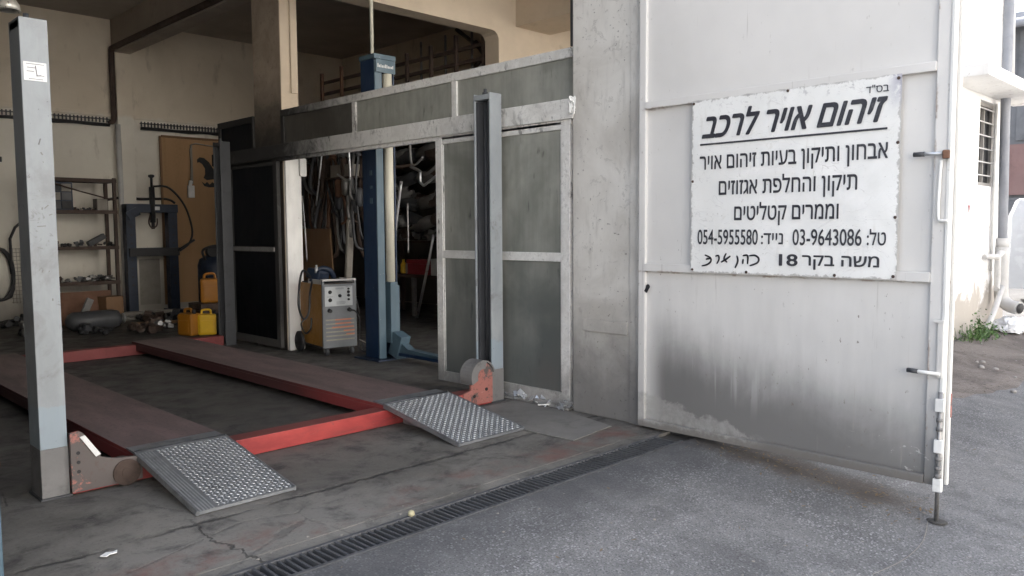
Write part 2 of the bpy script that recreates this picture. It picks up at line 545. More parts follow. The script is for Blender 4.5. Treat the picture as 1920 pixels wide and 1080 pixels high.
MT['blackgloss'] = grimy('black_rubber_hose', (.012, .012, .013), (.04, .04, .04), .3, 12, .4)
MT['letter'] = grimy('black_sign_paint', (.034, .034, .042), (.16, .16, .165), .45, 30, .45, bump=.02)
MT['rust'] = grimy('rusty_iron', (.15, .075, .045), (.05, .035, .028), .5, 9, .8)
MT['darkrust'] = grimy('dark_rusty_iron', (.065, .042, .032), (.02, .018, .016), .45, 9, .75)
MT['blue'] = grimy('deep_blue_paint', (.007, .025, .066), (.015, .018, .025), .45, 6, .45, 0, 2.5, .2, (.16, .19, .22))
MT['bluelight'] = grimy('worn_light_blue', (.062, .105, .135), (.06, .08, .10), .4, 8, .5, 0, 2, .3, (.33, .36, .38))
MT['bluedark'] = grimy('navy_press_paint', (.012, .022, .045), (.01, .01, .012), .45, 7, .5, 0, 1, .25, (.12, .14, .17))
MT['cream'] = grimy('cream_plastic_pipe', (.62, .60, .50), (.28, .25, .20), .4, 9, .5, 0, 3)
MT['white'] = grimy('white_paint', (.74, .735, .71), (.35, .32, .29), .3, 8, .5, 0, 3, .25, (.22, .16, .13))
MT['paper'] = grimy('white_paper', (.78, .78, .77), (.55, .54, .52), .3, 12, .8, bump=.03)
MT['orange'] = grimy('orange_ochre_panel', (.34, .165, .03), (.12, .07, .03), .45, 6, .5)
MT['yellow'] = grimy('yellow_plastic', (.66, .40, .015), (.30, .17, .03), .3, 7, .4)
MT['amber'] = grimy('amber_plastic', (.36, .145, .012), (.18, .08, .02), .35, 7, .4)
MT['wood'] = grimy('brown_door_board', (.42, .25, .12), (.20, .12, .06), .4, 3, .6, 0, 6)
MT['board'] = grimy('brown_board', (.20, .115, .06), (.07, .045, .03), .4, 5, .75, 0, 4)
MT['carton'] = grimy('grey_carton', (.27, .25, .22), (.10, .09, .08), .4, 8, .85)
MT['panel'] = grimy('silver_front_panel', (.42, .44, .45), (.30, .30, .30), .3, 12, .4, .2, bump=.03)
MT['greypaint'] = grimy('grey_machine_paint', (.165, .175, .185), (.12, .12, .12), .35, 8, .5)
MT['orangeline'] = grimy('orange_stripe', (.55, .20, .11), (.28, .14, .10), .4, 14, .5)
MT['redplastic'] = grimy('red_toolbox', (.26, .02, .03), (.06, .02, .02), .4, 9, .4)
MT['pvc'] = grimy('pale_grey_pvc', (.50, .49, .475), (.28, .26, .24), .4, 7, .5)
MT['greypipe'] = grimy('grey_downpipe', (.22, .23, .255), (.12, .12, .13), .4, 6, .45)
MT['concrete'] = grimy('grey_render', (.30, .285, .265), (.14, .13, .12), .45, 3, .9)
MT['shed'] = grimy('dark_sheet_metal', (.11, .115, .125), (.05, .05, .05), .4, 3, .7)
MT['pinkwall'] = grimy('faded_pink_panel', (.17, .105, .10), (.10, .075, .07), .4, 2, .8)
MT['carwhite'] = grimy('pale_van_paint', (.36, .375, .40), (.5, .5, .5), .1, 3, .2, bump=0)
MT['carglass'] = grimy('dark_car_glass', (.02, .022, .026), (.03, .03, .03), .1, 3, .08, bump=0)
MT['plasticbag'] = grimy('white_plastic_bag', (.72, .73, .75), (.5, .5, .5), .3, 9, .35)
MT['grimeshade'] = grimy('grimy_shade_lining', (.085, .078, .070), (.03, .027, .025), .45, 3, .85)  # grime plus shade put into the colour
MT['beampaint'] = grimy('cream_beam_plaster', (.60, .505, .39), (.30, .24, .18), .3, 2, .9)


def mat_column():
    n = NT('smoked_concrete')
    p = n.pos
    a = n.noise(p, 2.2, 6, .65, .5)
    f = n.noise(p, 20, 5, .7)
    z = n.xyz(p)[2]
    c = n.mix(n.mapr(a, .3, .7), (.32, .26, .20), (.45, .37, .29))
    c = n.mix(n.mul(n.mapr(f, .55, .7), .4), c, (.10, .08, .065))
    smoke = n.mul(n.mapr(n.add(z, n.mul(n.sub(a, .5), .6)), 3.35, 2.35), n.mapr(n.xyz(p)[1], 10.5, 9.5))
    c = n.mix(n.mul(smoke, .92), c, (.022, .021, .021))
    n.bump(n.add(a, n.mul(f, .4)), .4, .01)
    return n.out(c, .9, 0, .2)


MT['columnbrown'] = mat_column()
MT['beamgrey'] = grimy('smoked_beam_plaster', (.36, .31, .26), (.15, .125, .105), .4, 2, .9)
MT['palenotice'] = grimy('faded_blue_notice', (.55, .60, .70), (.7, .7, .7), .4, 12, .8, bump=.02)
MT['dullred'] = grimy('dull_dirty_red', (.20, .04, .038), (.06, .03, .03), .5, 4, .6)
MT['silt'] = grimy('drain_silt', (.055, .052, .048), (.02, .02, .02), .5, 14, .9)
MT['grate'] = grimy('worn_cast_grate', (.075, .077, .082), (.045, .042, .038), .6, 8, .6)
MT['dustyplate'] = grimy('dusty_floor_plate', (.20, .19, .175), (.075, .07, .065), .55, 3.5, .75)
MT['deadleaf'] = grimy('dead_leaf', (.17, .12, .07), (.08, .055, .035), .5, 30, .8)
MT['pebbletan'] = grimy('tan_pebble', (.42, .38, .24), (.2, .18, .12), .4, 40, .8)
MT['beigelouvre'] = grimy('beige_louvre', (.30, .28, .225), (.14, .13, .11), .45, 12, .5)
MT['lamp'] = grimy('lamp_reflector', (.80, .78, .72), (.3, .28, .25), .3, 9, .3, .5)


# ------------------------------------------------------------------ geometry helpers
class B:
    def __init__(s): s.bm = bmesh.new()

    def box(s, x0, x1, y0, y1, z0, z1, bev=0.0):
        return s.obox(((x0+x1)/2, (y0+y1)/2, (z0+z1)/2), (abs(x1-x0), abs(y1-y0), abs(z1-z0)), (0, 0, 0), bev)

    def obox(s, c, size, rot=(0, 0, 0), bev=0.0):
        t = bmesh.new()
        bmesh.ops.create_cube(t, size=1)
        bmesh.ops.scale(t, vec=size, verts=t.verts)
        if bev:
            bmesh.ops.bevel(t, geom=t.edges[:], offset=min(bev, min(size)*.45), segments=2, affect='EDGES', profile=.6)
        bmesh.ops.transform(t, matrix=Matrix.Translation(c) @ Euler(rot).to_matrix().to_4x4(), verts=t.verts)
        s.join(t)
        return s

    def join(s, t):
        me = bpy.data.meshes.new('t')
        t.to_mesh(me)
        t.free()
        s.bm.from_mesh(me)
        bpy.data.meshes.remove(me)

    def cyl(s, p0, p1, r0, r1=None, seg=14):
        r1 = r0 if r1 is None else r1
        p0, p1 = Vector(p0), Vector(p1)
        d = p1-p0
        t = bmesh.new()
        bmesh.ops.create_cone(t, cap_ends=True, segments=seg, radius1=r0, radius2=r1, depth=d.length)
        for f in t.faces: f.smooth = len(f.verts) == 4
        bmesh.ops.transform(t, matrix=Matrix.Translation((p0+p1)/2) @ d.to_track_quat('Z', 'Y').to_matrix().to_4x4(), verts=t.verts)
        s.join(t)
        return s

    def tube(s, pts, r, seg=8, sub=5, caps=True):
        P = [Vector(p) for p in pts]
        if sub > 1 and len(P) > 2:
            Q = []
            for i in range(len(P)-1):
                a, b, c, d = P[max(i-1, 0)], P[i], P[i+1], P[min(i+2, len(P)-1)]
                for k in range(sub):
                    t = k/sub
                    Q.append(.5*((2*b)+(-a+c)*t+(2*a-5*b+4*c-d)*t*t+(-a+3*b-3*c+d)*t**3))
            Q.append(P[-1])
            P = Q
        rings = []
        n = None
        for i, p in enumerate(P):
            d = (P[min(i+1, len(P)-1)]-P[max(i-1, 0)]).normalized()
            if n is None:
                n = d.orthogonal().normalized()
            n = (n-d*n.dot(d))
            n = n.normalized() if n.length > 1e-6 else d.orthogonal().normalized()
            b = d.cross(n)
            rr = r(i/(len(P)-1)) if callable(r) else r
            rings.append([s.bm.verts.new(p+(n*math.cos(2*PI*k/seg)+b*math.sin(2*PI*k/seg))*rr) for k in range(seg)])
        for a, b in zip(rings, rings[1:]):
            for k in range(seg):
                f = s.bm.faces.new((a[k], a[(k+1) % seg], b[(k+1) % seg], b[k]))
                f.smooth = True
        if caps:
            s.bm.faces.new(rings[0][::-1])
            s.bm.faces.new(rings[-1])
        return s

    def prism(s, poly, axis, a, b):
        """poly of 2-D points extruded along axis 'x','y','z' from a to b"""
        def mk(u, v, t):
            return {'x': (t, u, v), 'y': (u, t, v), 'z': (u, v, t)}[axis]
        v0 = [s.bm.verts.new(mk(u, v, a)) for u, v in poly]
        v1 = [s.bm.verts.new(mk(u, v, b)) for u, v in poly]
        k = len(poly)
        s.bm.faces.new(v0)
        s.bm.faces.new(v1[::-1])
        for i in range(k):
            s.bm.faces.new((v0[i], v1[i], v1[(i+1) % k], v0[(i+1) % k]))
        bmesh.ops.recalc_face_normals(s.bm, faces=s.bm.faces[:])
        return s

    def lathe(s, c, prof, seg=20, axis='z'):
        c = Vector(c)
        rings = []
        for r, h in prof:
            ring = []
            for k in range(seg):
                a = 2*PI*k/seg
                q = {'z': (r*math.cos(a), r*math.sin(a), h), 'x': (h, r*math.cos(a), r*math.sin(a)), 'y': (r*math.cos(a), h, r*math.sin(a))}[axis]
                ring.append(s.bm.verts.new(c+Vector(q)))
            rings.append(ring)
        for a, b in zip(rings, rings[1:]):
            for k in range(seg):
                f = s.bm.faces.new((a[k], a[(k+1) % seg], b[(k+1) % seg], b[k]))
                f.smooth = True
        s.bm.faces.new(rings[0])
        s.bm.faces.new(rings[-1])
        bmesh.ops.recalc_face_normals(s.bm, faces=s.bm.faces[:])
        return s

    def sheet(s, pts, th=.003, n=(0, 0, 1)):
        n = Vector(n)*th
        a = [s.bm.verts.new(Vector(p)) for p in pts]
        b = [s.bm.verts.new(Vector(p)+n) for p in pts]
        k = len(pts)
        s.bm.faces.new(a)
        s.bm.faces.new(b)
        for i in range(k):
            s.bm.faces.new((a[i], a[(i+1) % k], b[(i+1) % k], b[i]))
        bmesh.ops.recalc_face_normals(s.bm, faces=s.bm.faces[:])
        return s

    def rumple(s, amp, seed=0):
        from mathutils import noise
        for v in s.bm.verts:
            v.co += noise.noise_vector(v.co*9+Vector((seed*3.1, seed, 0)))*amp
        return s


BASE = {}


def put(b, name, mat, parent=None, loc=None, local=False):
    """one mesh object; coordinates in b are world ones unless local"""
    bm = b.bm
    if not local:
        if parent is not None:
            bmesh.ops.transform(bm, matrix=BASE[parent.name].inverted(), verts=bm.verts)
        elif loc is not None:
            bmesh.ops.translate(bm, vec=-Vector(loc), verts=bm.verts)
    me = bpy.data.meshes.new(name)
    bm.to_mesh(me)
    bm.free()
    me.materials.append(MT[mat] if isinstance(mat, str) else mat)
    o = bpy.data.objects.new(name, me)
    C.objects.link(o)
    M = Matrix.Identity(4)
    if parent is not None:
        o.parent = parent
        M = BASE[parent.name]
    elif loc is not None:
        o.location = loc
        M = Matrix.Translation(loc)
    BASE[o.name] = M
    return o


def tag(o, label, cat, group=None):
    o['label'] = label
    o['category'] = cat
    if group: o['group'] = group
    return o


def thing(name, label, cat, loc=(0, 0, 0), rz=0.0, group=None):
    o = bpy.data.objects.new(name, None)
    C.objects.link(o)
    o.location = loc
    o.rotation_euler = (0, 0, rz)
    o.empty_display_size = .1
    BASE[o.name] = Matrix.Translation(loc) @ Matrix.Rotation(rz, 4, 'Z')
    return tag(o, label, cat, group)


def struct(b, name, mat):
    o = put(b, name, mat)
    o['kind'] = 'structure'
    return o


def solo(b, name, mat, label, cat, loc, group=None):
    return tag(put(b, name, mat, None, loc), label, cat, group)


def dup(o, loc, rz=None, label=None):
    c = o.copy()
    C.objects.link(c)
    c.location = loc
    if rz is not None: c.rotation_euler = (0, 0, rz)
    if label: c['label'] = label
    for ch in o.children:
        d = ch.copy()
        C.objects.link(d)
        d.parent = c
        for g in ch.children:
            e = g.copy()
            C.objects.link(e)
            e.parent = d
    return c


# ================================================================== GROUND
def gz(y):
    """the yard falls away from the building"""
    if y >= 2.84: return 0.0
    if y >= 0.4: return -(2.84-y)*.112
    return max(-.36, -.273-(0.4-y)*.05)


b = B()
xs = [-60, -20, -8, -3] + [i*.5 for i in range(-4, 29)] + [18, 30, 60, 120]
ys = [-120, -50, -20, -8, -4, -2, -1] + [i*.2 for i in range(-3, 15)] + [2.84]
grid = [[b.bm.verts.new((x, y, gz(y)+random.uniform(-.004, .004)*(abs(y) < 3 and y < 2.7))) for x in xs] for y in ys]
for i in range(len(ys)-1):
    for j in range(len(xs)-1):
        f = b.bm.faces.new((grid[i][j], grid[i][j+1], grid[i+1][j+1], grid[i+1][j]))
        f.smooth = True
struct(b, 'asphalt_ground', 'asphalt')

b = B()
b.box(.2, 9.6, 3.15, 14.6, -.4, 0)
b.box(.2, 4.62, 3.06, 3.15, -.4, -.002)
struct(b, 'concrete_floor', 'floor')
b = B()
xs = [4.72+i*.35 for i in range(40)]
ys = [1.5+i*.17 for i in range(10)]
from mathutils import noise as mn
grid = []
for y in ys:
    row = []
    for x in xs:
        edge = min(max((x-6.9+mn.noise((x*.6, y, 0)))/1.8, 0), 1)*min(max((y-1.55)/.5, 0), 1)
        row.append(b.bm.verts.new((x, y, gz(y)-.02+edge*.035+edge*.02*mn.noise((x*2.3, y*2.3, 4)))))
    grid.append(row)
for i in range(len(ys)-1):
    for j in range(len(xs)-1):
        f = b.bm.faces.new((grid[i][j], grid[i][j+1], grid[i+1][j+1], grid[i+1][j]))
        f.smooth = True
struct(b, 'dirt_strip', 'dirt')
b = B()
b.box(4.62, 130, 2.84, 3.3, -.4, -.004)
b.box(9.6, 130, 3.3, 120, -.4, -.004)
b.box(-60, .2, 2.84, 120, -.4, -.004)
struct(b, 'rear_ground', 'asphalt')

# drain: a steel grating lying over a black channel
b = B()
b.box(-1.5, 4.62, 2.84, 3.06, -.4, -.022)
struct(b, 'drain_channel', 'silt')
g = thing('drain_grate', 'long black slotted steel drain grate across the garage threshold', 'drain', (1.4, 2.95, 0))
b = B()
b.box(-1.5, 4.45, 2.845, 2.868, -.11, .004, .003)
b.box(-1.5, 4.45, 3.035, 3.058, -.11, .004, .003)
put(b, 'frame', 'grate', g)
b = B()
x = -1.4
while x < 4.43:
    b.obox((x+random.uniform(-.002, .002), 2.951, -.014+random.uniform(-.003, .002)), (.011, .17, .03), (0, 0, random.uniform(-.05, .05)))
    x += .036
b.box(-1.5, 4.45, 2.945, 2.957, -.045, -.028)
put(b, 'grating', 'grate', g)

# ================================================================== BUILDING
gb = thing('garage_building', 'white and cream old workshop building with two open smoke stained bays', 'building', (4.6, 3.3, 0))
ZC = 4.95
b = B(); b.box(.2, 9.8, 14.42, 14.7, 0, ZC); put(b, 'back_wall', 'wallin', gb)
b = B(); b.box(.2, .5, 3.3, 14.42, 0, ZC); put(b, 'left_wall', 'grimeshade', gb)  # unseen wall, coloured dark to keep the near post's outer side dim
b = B(); b.box(9.5, 9.8, 3.3, 14.42, 0, ZC); put(b, 'right_wall', 'wallin', gb)
b = B(); b.box(.2, 9.8, 3.3, 14.7, ZC, 5.2); put(b, 'ceiling', 'ceiling', gb)
b = B(); b.box(.2, 9.8, 3.31, 14.7, 5.2, 7.4); put(b, 'shadow_storey', 'nbwall', gb)  # unseen block added so that its shadow covers the forecourt
b = B(); b.box(.5, 4.6, 3.3, 3.6, 4.3, ZC); b.box(4.95, 9.5, 3.3, 3.6, 4.3, ZC); put(b, 'lintel', 'pier', gb)
b = B()
b.box(4.61, 4.95, 3.30, 3.94, 0, ZC, .012)
pr_ = put(b, 'pier', 'pier', gb)
b = B(); b.box(4.598, 4.612, 3.42, 3.83, .635, .725, .004)
for yy in (3.48, 3.62, 3.76): b.cyl((4.594, yy, .68), (4.60, yy, .68), .012)
put(b, 'steel_strap', 'pier', pr_)
b = B(); b.box(4.585, 4.625, 3.275, 3.335, 0, ZC, .004); b.box(4.600, 4.611, 3.335, 3.40, 0, 4.9, .003)
put(b, 'angle_frame', 'pier', pr_)
# concrete column between the bays
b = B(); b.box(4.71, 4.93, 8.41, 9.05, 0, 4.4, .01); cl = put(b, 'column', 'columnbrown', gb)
b = B(); b.box(4.712, 4.928, 8.398, 8.411, 0, 4.4, .003); put(b, 'front_plaster', 'beampaint', cl)
b = B(); b.box(4.83, 4.915, 8.37, 8.397, 2.98, 4.4, .004); put(b, 'timber_batten', 'beampaint', cl)
b = B(); b.box(4.715, 4.925, 8.375, 8.397, .0, 2.24, .003); b.box(4.715, 4.78, 8.355, 8.376, .0, 2.24, .003); b.box(4.90, 4.99, 8.35, 8.40, 2.03, 2.24, .015); put(b, 'lower_lining', 'white', cl)
# beam over the bay line, wall ledge, pilaster
b = B(); b.box(4.95, 5.22, 3.95, 14.42, 4.40, ZC, .01); put(b, 'beam', 'beamgrey', gb)
b = B(); b.box(4.97, 5.22, 14.30, 14.42, 0, 4.40, .006); put(b, 'pilaster', 'wallin', gb)
b = B(); b.box(.5, 9.5, 14.385, 14.42, 3.33, 3.40, .008); put(b, 'wall_ledge', 'wallin', gb)
# inner cross wall of the second bay: lintel and pier with a softened corner
b = B()
zl = 3.875
poly = [(4.80, ZC), (4.80, zl), (7.0, zl), (7.06, zl-.01), (7.10, zl-.04), (7.125, zl-.09), (7.125, zl-.2), (7.125, 0), (9.5, 0), (9.5, ZC)]
b.prism(poly, 'y', 7.30, 7.55)
put(b, 'inner_cross_wall', 'beampaint', gb)

b = B(); b.box(7.43, 8.08, 3.6, 7.30, 3.98, ZC, .006); put(b, 'cross_beam', 'beampaint', gb)
b = B(); b.box(4.69, 4.75, 3.945, 4.03, 2.78, 4.9, .003); put(b, 'dark_angle', 'postdark', gb)

# dark sheets whose colour stands in for the shade below the loft
b = B(); b.box(7.6, 9.46, 14.36, 14.384, 0.02, 2.95); b.box(9.46, 9.49, 6.3, 14.38, .02, 2.95); put(b, 'store_shade_sheet', 'grimeshade', gb)

# ================================================================== PARTITION (transom, header, jamb)
gp = thing('glazed_partition', 'aluminium transom with three dusty panes above the sliding door header', 'partition', (4.72, 4.0, 0))
b = B()
b.box(4.69, 4.74, 3.94, 8.40, 2.70, 2.775, .004)          # top rail
b.box(4.69, 4.74, 9.06, 10.0, 2.70, 2.775, .004)
for y in (3.97, 5.38, 6.93, 8.37): b.box(4.692, 4.738, y-.032, y+.032, 2.26, 2.70, .004)
b.box(4.692, 4.738, 9.93, 9.99, 0, 2.70, .004)
b.box(4.692, 4.738, 9.06, 9.10, 0, 2.70, .004)
put(b, 'transom_frame', 'alu', gp)
for y0, y1, m in ((4.0, 5.35, 'frost'), (5.41, 6.9, 'frost'), (6.96, 8.34, 'frostsmoke'), (9.1, 9.93, 'frostdark')):
    b = B(); b.box(4.712, 4.718, y0, y1, 2.26 if y0 < 9 else .05, 2.70); put(b, 'pane', m, gp)
b = B()
b.box(4.60, 4.69, 3.93, 10.0, 2.225, 2.375, .006)
b.box(4.625, 4.665, 3.97, 10.0, 2.19, 2.225, .003)
hd = put(b, 'header_rail', 'alu', gp)
b = B()
for k in range(9):
    b.tube([(4.60+random.uniform(-.015, .02), 3.93+random.uniform(-.02, .03), 2.25+random.uniform(0, .14)) for _ in range(4)], .006, 6)
put(b, 'torn_end_trim', 'white', hd)
b = B(); b.box(4.70, 4.745, 3.945, 3.985, 0, 2.26, .004); put(b, 'jamb', 'alu', gp)
b = B()
b.box(4.60, 4.68, 3.98, 5.0, 0, .022, .004)
b.box(4.605, 4.62, 3.98, 5.0, .022, .045, .003)
put(b, 'bottom_track', 'alu', gp)
b = B()
for k in range(26):
    t = random.random()**1.8
    y = 3.95+t*.8
    q = Vector((4.585+random.uniform(-.03, .05), y, .02+random.random()*.045))
    b.obox(q, (.05*random.uniform(.4, 1.2), .07*random.uniform(.4, 1.4), .004), (random.uniform(-1, 1), random.uniform(-1, 1), random.uniform(0, 3)))
put(b, 'crumpled_foil', 'bright', gp)

# sliding door leaves
def leaf(label, x, y0, y1, glass, rail):
    o = thing('sliding_door', label, 'sliding door', (x, y0, 0))
    z0, z1 = .035, 2.215
    b = B()
    b.box(x-.022, x+.022, y0, y0+.085, z0, z1, .004)
    b.box(x-.022, x+.022, y1-.085, y1, z0, z1, .004)
    b.box(x-.020, x+.020, y0+.085, y1-.085, z1-.06, z1, .004)
    b.box(x-.020, x+.020, y0+.085, y1-.085, z0, z0+.09, .004)
    put(b, 'frame', 'alu', o)
    b = B(); b.box(x-.021, x+.021, y0+.085, y1-.085, 1.145, 1.215, .004); put(b, 'mid_rail', rail, o)
    for a, c in ((z0+.09, 1.145), (1.215, z1-.06)):
        b = B(); b.box(x-.004, x+.002, y0+.085, y1-.085, a, c); put(b, 'pane', glass, o)
    b = B()
    for yy in (y0+.092, y1-.092):
        b.box(x-.014, x-.005, yy-.008, yy+.008, z0+.1, z1-.07, .002)
    put(b, 'glazing_bead', 'alu', o)
    return o


leaf('closed glazed sliding door with pale aluminium frame behind the near right lift post', 4.645, 3.98, 5.56, 'frost', 'alu')
dl = leaf('blackened glazed sliding door pushed back against the concrete column', 4.645, 8.40, 9.62, 'frostdark', 'alu')
b = B(); b.box(4.61, 4.625, 8.485, 9.53, 1.155, 1.205, .003); put(b, 'mid_rail', 'postfoot', dl)

# ================================================================== METAL GATE
def gate_leaf(label, x, full=True):
    o = thing('gate_leaf', label, 'gate', (x, 3.28, 0))
    ZT = 3.6
    b = B()
    nseg = 40
    # the sheet is a shallow tray: thin, slightly buckled
    vs = []
    for i in range(25):
        row = []
        for j in range(nseg+1):
            y = 3.255-(3.255-1.375)*i/24
            z = .035+(ZT-.05)*j/nseg
            e = min(1, 6*min(i/24, 1-i/24))
            row.append(b.bm.verts.new((x+.012+.006*e*mn.noise((y*2.1, z*1.7, x)), y, z)))
        vs.append(row)
    for i in range(24):
        for j in range(nseg):
            f = b.bm.faces.new((vs[i][j], vs[i][j+1], vs[i+1][j+1], vs[i+1][j]))
            f.smooth = True
    b.box(x+.021, x+.027, 1.38, 3.25, .04, ZT-.02)
    put(b, 'sheet', 'gate', o)
    b = B()
    b.box(x-.012, x+.028, 3.225, 3.28, .02, ZT, .006)
    b.box(x-.012, x+.03, 1.335, 1.40, .02, ZT, .005)
    for z0, z1 in ((2.205, 2.255), (1.105, 1.158), (.02, .07), (3.54, 3.6)):
        b.box(x-.022, x+.006, 1.40, 3.225, z0, z1, .005)
    put(b, 'frame', 'gate', o)
    return o


gt = gate_leaf('tall white steel gate leaf standing open with the sign on it', 4.55)
b = B()
b.box(4.585, 4.60, 1.322, 1.345, .0, 3.6, .003)
b.box(4.53, 4.575, 1.318, 1.3345, .52, 3.6, .003)
put(b, 'edge_strip', 'white', gt)
for z in (1.775, .625):
    b = B()
    b.cyl((4.515, 1.33, z), (4.52, 1.49, z+.004), .010)
    bo = put(b, 'slide_bolt', 'bright' if z > 1 else 'white', gt)
    b = B(); b.cyl((4.52, 1.44, z+.003), (4.5205, 1.495, z+.004), .0125)
    put(b, 'dark_grip', 'postdark', bo)
b = B(); b.obox((4.512, 1.335, 1.77), (.03, .035, .045), (0, 0, .3), .008); put(b, 'rusty_latch', 'rust', gt)
b = B()
b.cyl((4.525, 1.327, -.168), (4.525, 1.327, .53), .011)
dr = put(b, 'drop_rod', 'steel', gt)
b = B()
for z in (.46, .24, .03):
    b = B(); b.box(4.508, 4.54, 1.305, 1.348, z-.035, z+.035, .004); put(b, 'rod_guide', 'white', dr)
b = B()
for z in (.38, .33, .17, .12, .08):
    b = B(); b.lathe((4.525, 1.327, z), [(.005, -.012), (.016, -.008), (.016, .008), (.005, .012)], 10); put(b, 'nut', 'postfoot', dr)
b = B(); b.tube([(4.52, 1.36, 1.74), (4.515, 1.365, 1.6), (4.515, 1.365, 1.45), (4.515, 1.35, 1.43), (4.515, 1.32, 1.43)], .009, 8, 4)
put(b, 'upper_rod', 'white', gt)
b = B(); b.box(4.522, 4.548, 1.322, 1.352, .60, .90, .004); b.box(4.512, 4.53, 1.318, 1.37, .895, .91, .002)
put(b, 'lock_keep', 'gate', gt)
b = B(); b.lathe((4.542, 3.20, 1.0), [(.001, -.004), (.016, -.003), (.016, 0), (.001, .001)], 10, 'x')
b.obox((4.538, 3.205, .985), (.004, .026, .055), (.5, 0, 0), .002)
put(b, 'keyhole', 'black', gt)
b = B()
for z in (.35, 2.1):
    b = B(); b.cyl((4.58, 3.29, z-.08), (4.58, 3.29, z+.08), .016); put(b, 'hinge', 'pier', gt)
g2 = gate_leaf('second white gate leaf folded flat behind the signed leaf', 4.64)
b = B(); b.box(4.655, 4.685, 1.318, 1.3345, -.0, 3.6, .004); put(b, 'edge_strip', 'white', g2)
b = B(); b.box(4.668, 4.684, 1.3145, 1.32, .37, .50, .003); put(b, 'red_tape', 'wornred', g2)

# ================================================================== SIGN
SY, SZ, SX = 2.85, 1.112, 4.527
sg = thing('workshop_sign', 'white enamel sign with black Hebrew lettering and phone numbers on the gate', 'sign', (SX, SY, SZ))
b = B()
vs = []
for i in range(31):
    row = []
    for j in range(25):
        u, v = i/30, j/24
        y = SY-1.287*u
        z = SZ+1.10*v
        ex = .003*math.sin(i*2.3) if j in (0, 24) else 0
        row.append(b.bm.verts.new((SX-.008+.004*mn.noise((u*3, v*3, 1)), y+(.004*mn.noise((0, v*14, 2)) if i in (0, 30) else 0), z+ex+(.005*mn.noise((u*14, 0, 5)) if j in (0, 24) else 0))))
    vs.append(row)
for i in range(30):
    for j in range(24):
        b.bm.faces.new((vs[i][j], vs[i][j+1], vs[i+1][j+1], vs[i+1][j])).smooth = True
b.box(SX-.002, SX, SY-1.283, SY-.004, SZ+.004, SZ+1.096)
pn = put(b, 'panel', 'sign', sg)


def face_x(y, z):
    u, v = (SY-y)/1.287, (z-SZ)/1.10
    return SX-.008+.004*mn.noise((u*3, v*3, 1))


def textmesh(s, off=0.0, shear=0.0):
    """outlines of the letters, each contour triangulated with its own holes"""
    from mathutils.geometry import tessellate_polygon, interpolate_bezier
    c = bpy.data.curves.new('t', 'FONT')
    c.body = s
    c.shear = shear
    o = bpy.data.objects.new('t', c)
    C.objects.link(o)
    bpy.context.view_layer.update()
    for q in bpy.context.selected_objects: q.select_set(False)
    bpy.context.view_layer.objects.active = o
    o.select_set(True)
    bpy.ops.object.convert(target='CURVE')
    o = bpy.context.view_layer.objects.active
    loops = []
    for sp in o.data.splines:
        P = sp.bezier_points
        L = []
        for k in range(len(P)):
            a, b = P[k], P[(k+1) % len(P)]
            straight = (a.handle_right-a.co).cross(b.co-a.co).length < 1e-6 and (b.handle_left-b.co).cross(b.co-a.co).length < 1e-6
            pts = [a.co] if straight else interpolate_bezier(a.co, a.handle_right, b.handle_left, b.co, 6)[:-1]
            for p in pts:
                if not L or (Vector((p[0], p[1], 0))-L[-1]).length > 1e-4: L.append(Vector((p[0], p[1], 0)))
        if len(L) > 2:
            if (L[0]-L[-1]).length < 1e-4: L.pop()
            loops.append(L)
    cu = o.data
    bpy.data.objects.remove(o)
    bpy.data.curves.remove(cu)
    ar = lambda L: sum(L[k].x*L[(k+1) % len(L)].y-L[(k+1) % len(L)].x*L[k].y for k in range(len(L)))/2

    def inside(p, L):
        r = False
        for k in range(len(L)):
            a, b = L[k], L[(k+1) % len(L)]
            if (a.y > p.y) != (b.y > p.y) and p.x < (b.x-a.x)*(p.y-a.y)/(b.y-a.y)+a.x: r = not r
        return r
    big = max(loops, key=lambda L: abs(ar(L)))
    sgn = 1 if ar(big) > 0 else -1
    outer = [L for L in loops if ar(L)*sgn > 0]
    holes = [L for L in loops if ar(L)*sgn <= 0]
    outer += [h for h in holes if not any(inside(h[0], L) for L in outer)]
    holes = [h for h in holes if not any(h is q for q in outer)]
    V, F = [], []
    for L in outer:
        grp = [L]+[h for h in holes if inside(h[0], L)]
        base = len(V)
        flat = [p for g_ in grp for p in g_]
        V += [(p.x, p.y) for p in flat]
        for t in tessellate_polygon(grp): F.append(tuple(base+q for q in t))
    return V, F


def letter_h(ch):
    V, F = textmesh(ch)
    return max(v[1] for v in V), min(v[1] for v in V)


HT, HB = letter_h('\u05d4')
DT, DB = letter_h('0')


def line(s, yl, yr, z0, z1, off=0.02, shear=0.0, tilt=0.0, digits=False, name='lettering'):
    """s is in visual (left to right) order; it fills yl..yr (gate coordinate) with letters z0..z1 tall"""
    V, F = textmesh(s, 0, shear)
    t, bt = (DT, DB) if digits else (HT, HB)
    x0, x1 = min(v[0] for v in V), max(v[0] for v in V)
    b = B()
    steps = [(0, 0)] + [(math.cos(a), math.sin(a)) for a in [k*PI/4 for k in range(8)]] if off else [(0, 0)]
    for k, (ox, oz) in enumerate(steps):
        fr = []
        for x, y in V:
            u = (x-x0)/(x1-x0)
            yy = yl+(yr-yl)*u+ox*off*abs(yr-yl)/(x1-x0)
            zz = z0+(z1-z0)*(y-bt)/(t-bt)+tilt*(u-.5)+oz*off*.7*(z1-z0)/(t-bt)
            fr.append(b.bm.verts.new((face_x(yy, zz)-.0042-.00012*k, yy, zz)))
        for f in F:
            try: b.bm.faces.new([fr[i] for i in f])
            except ValueError: pass
    return put(b, name, 'letter', sg)


def rv(s): return s[::-1]


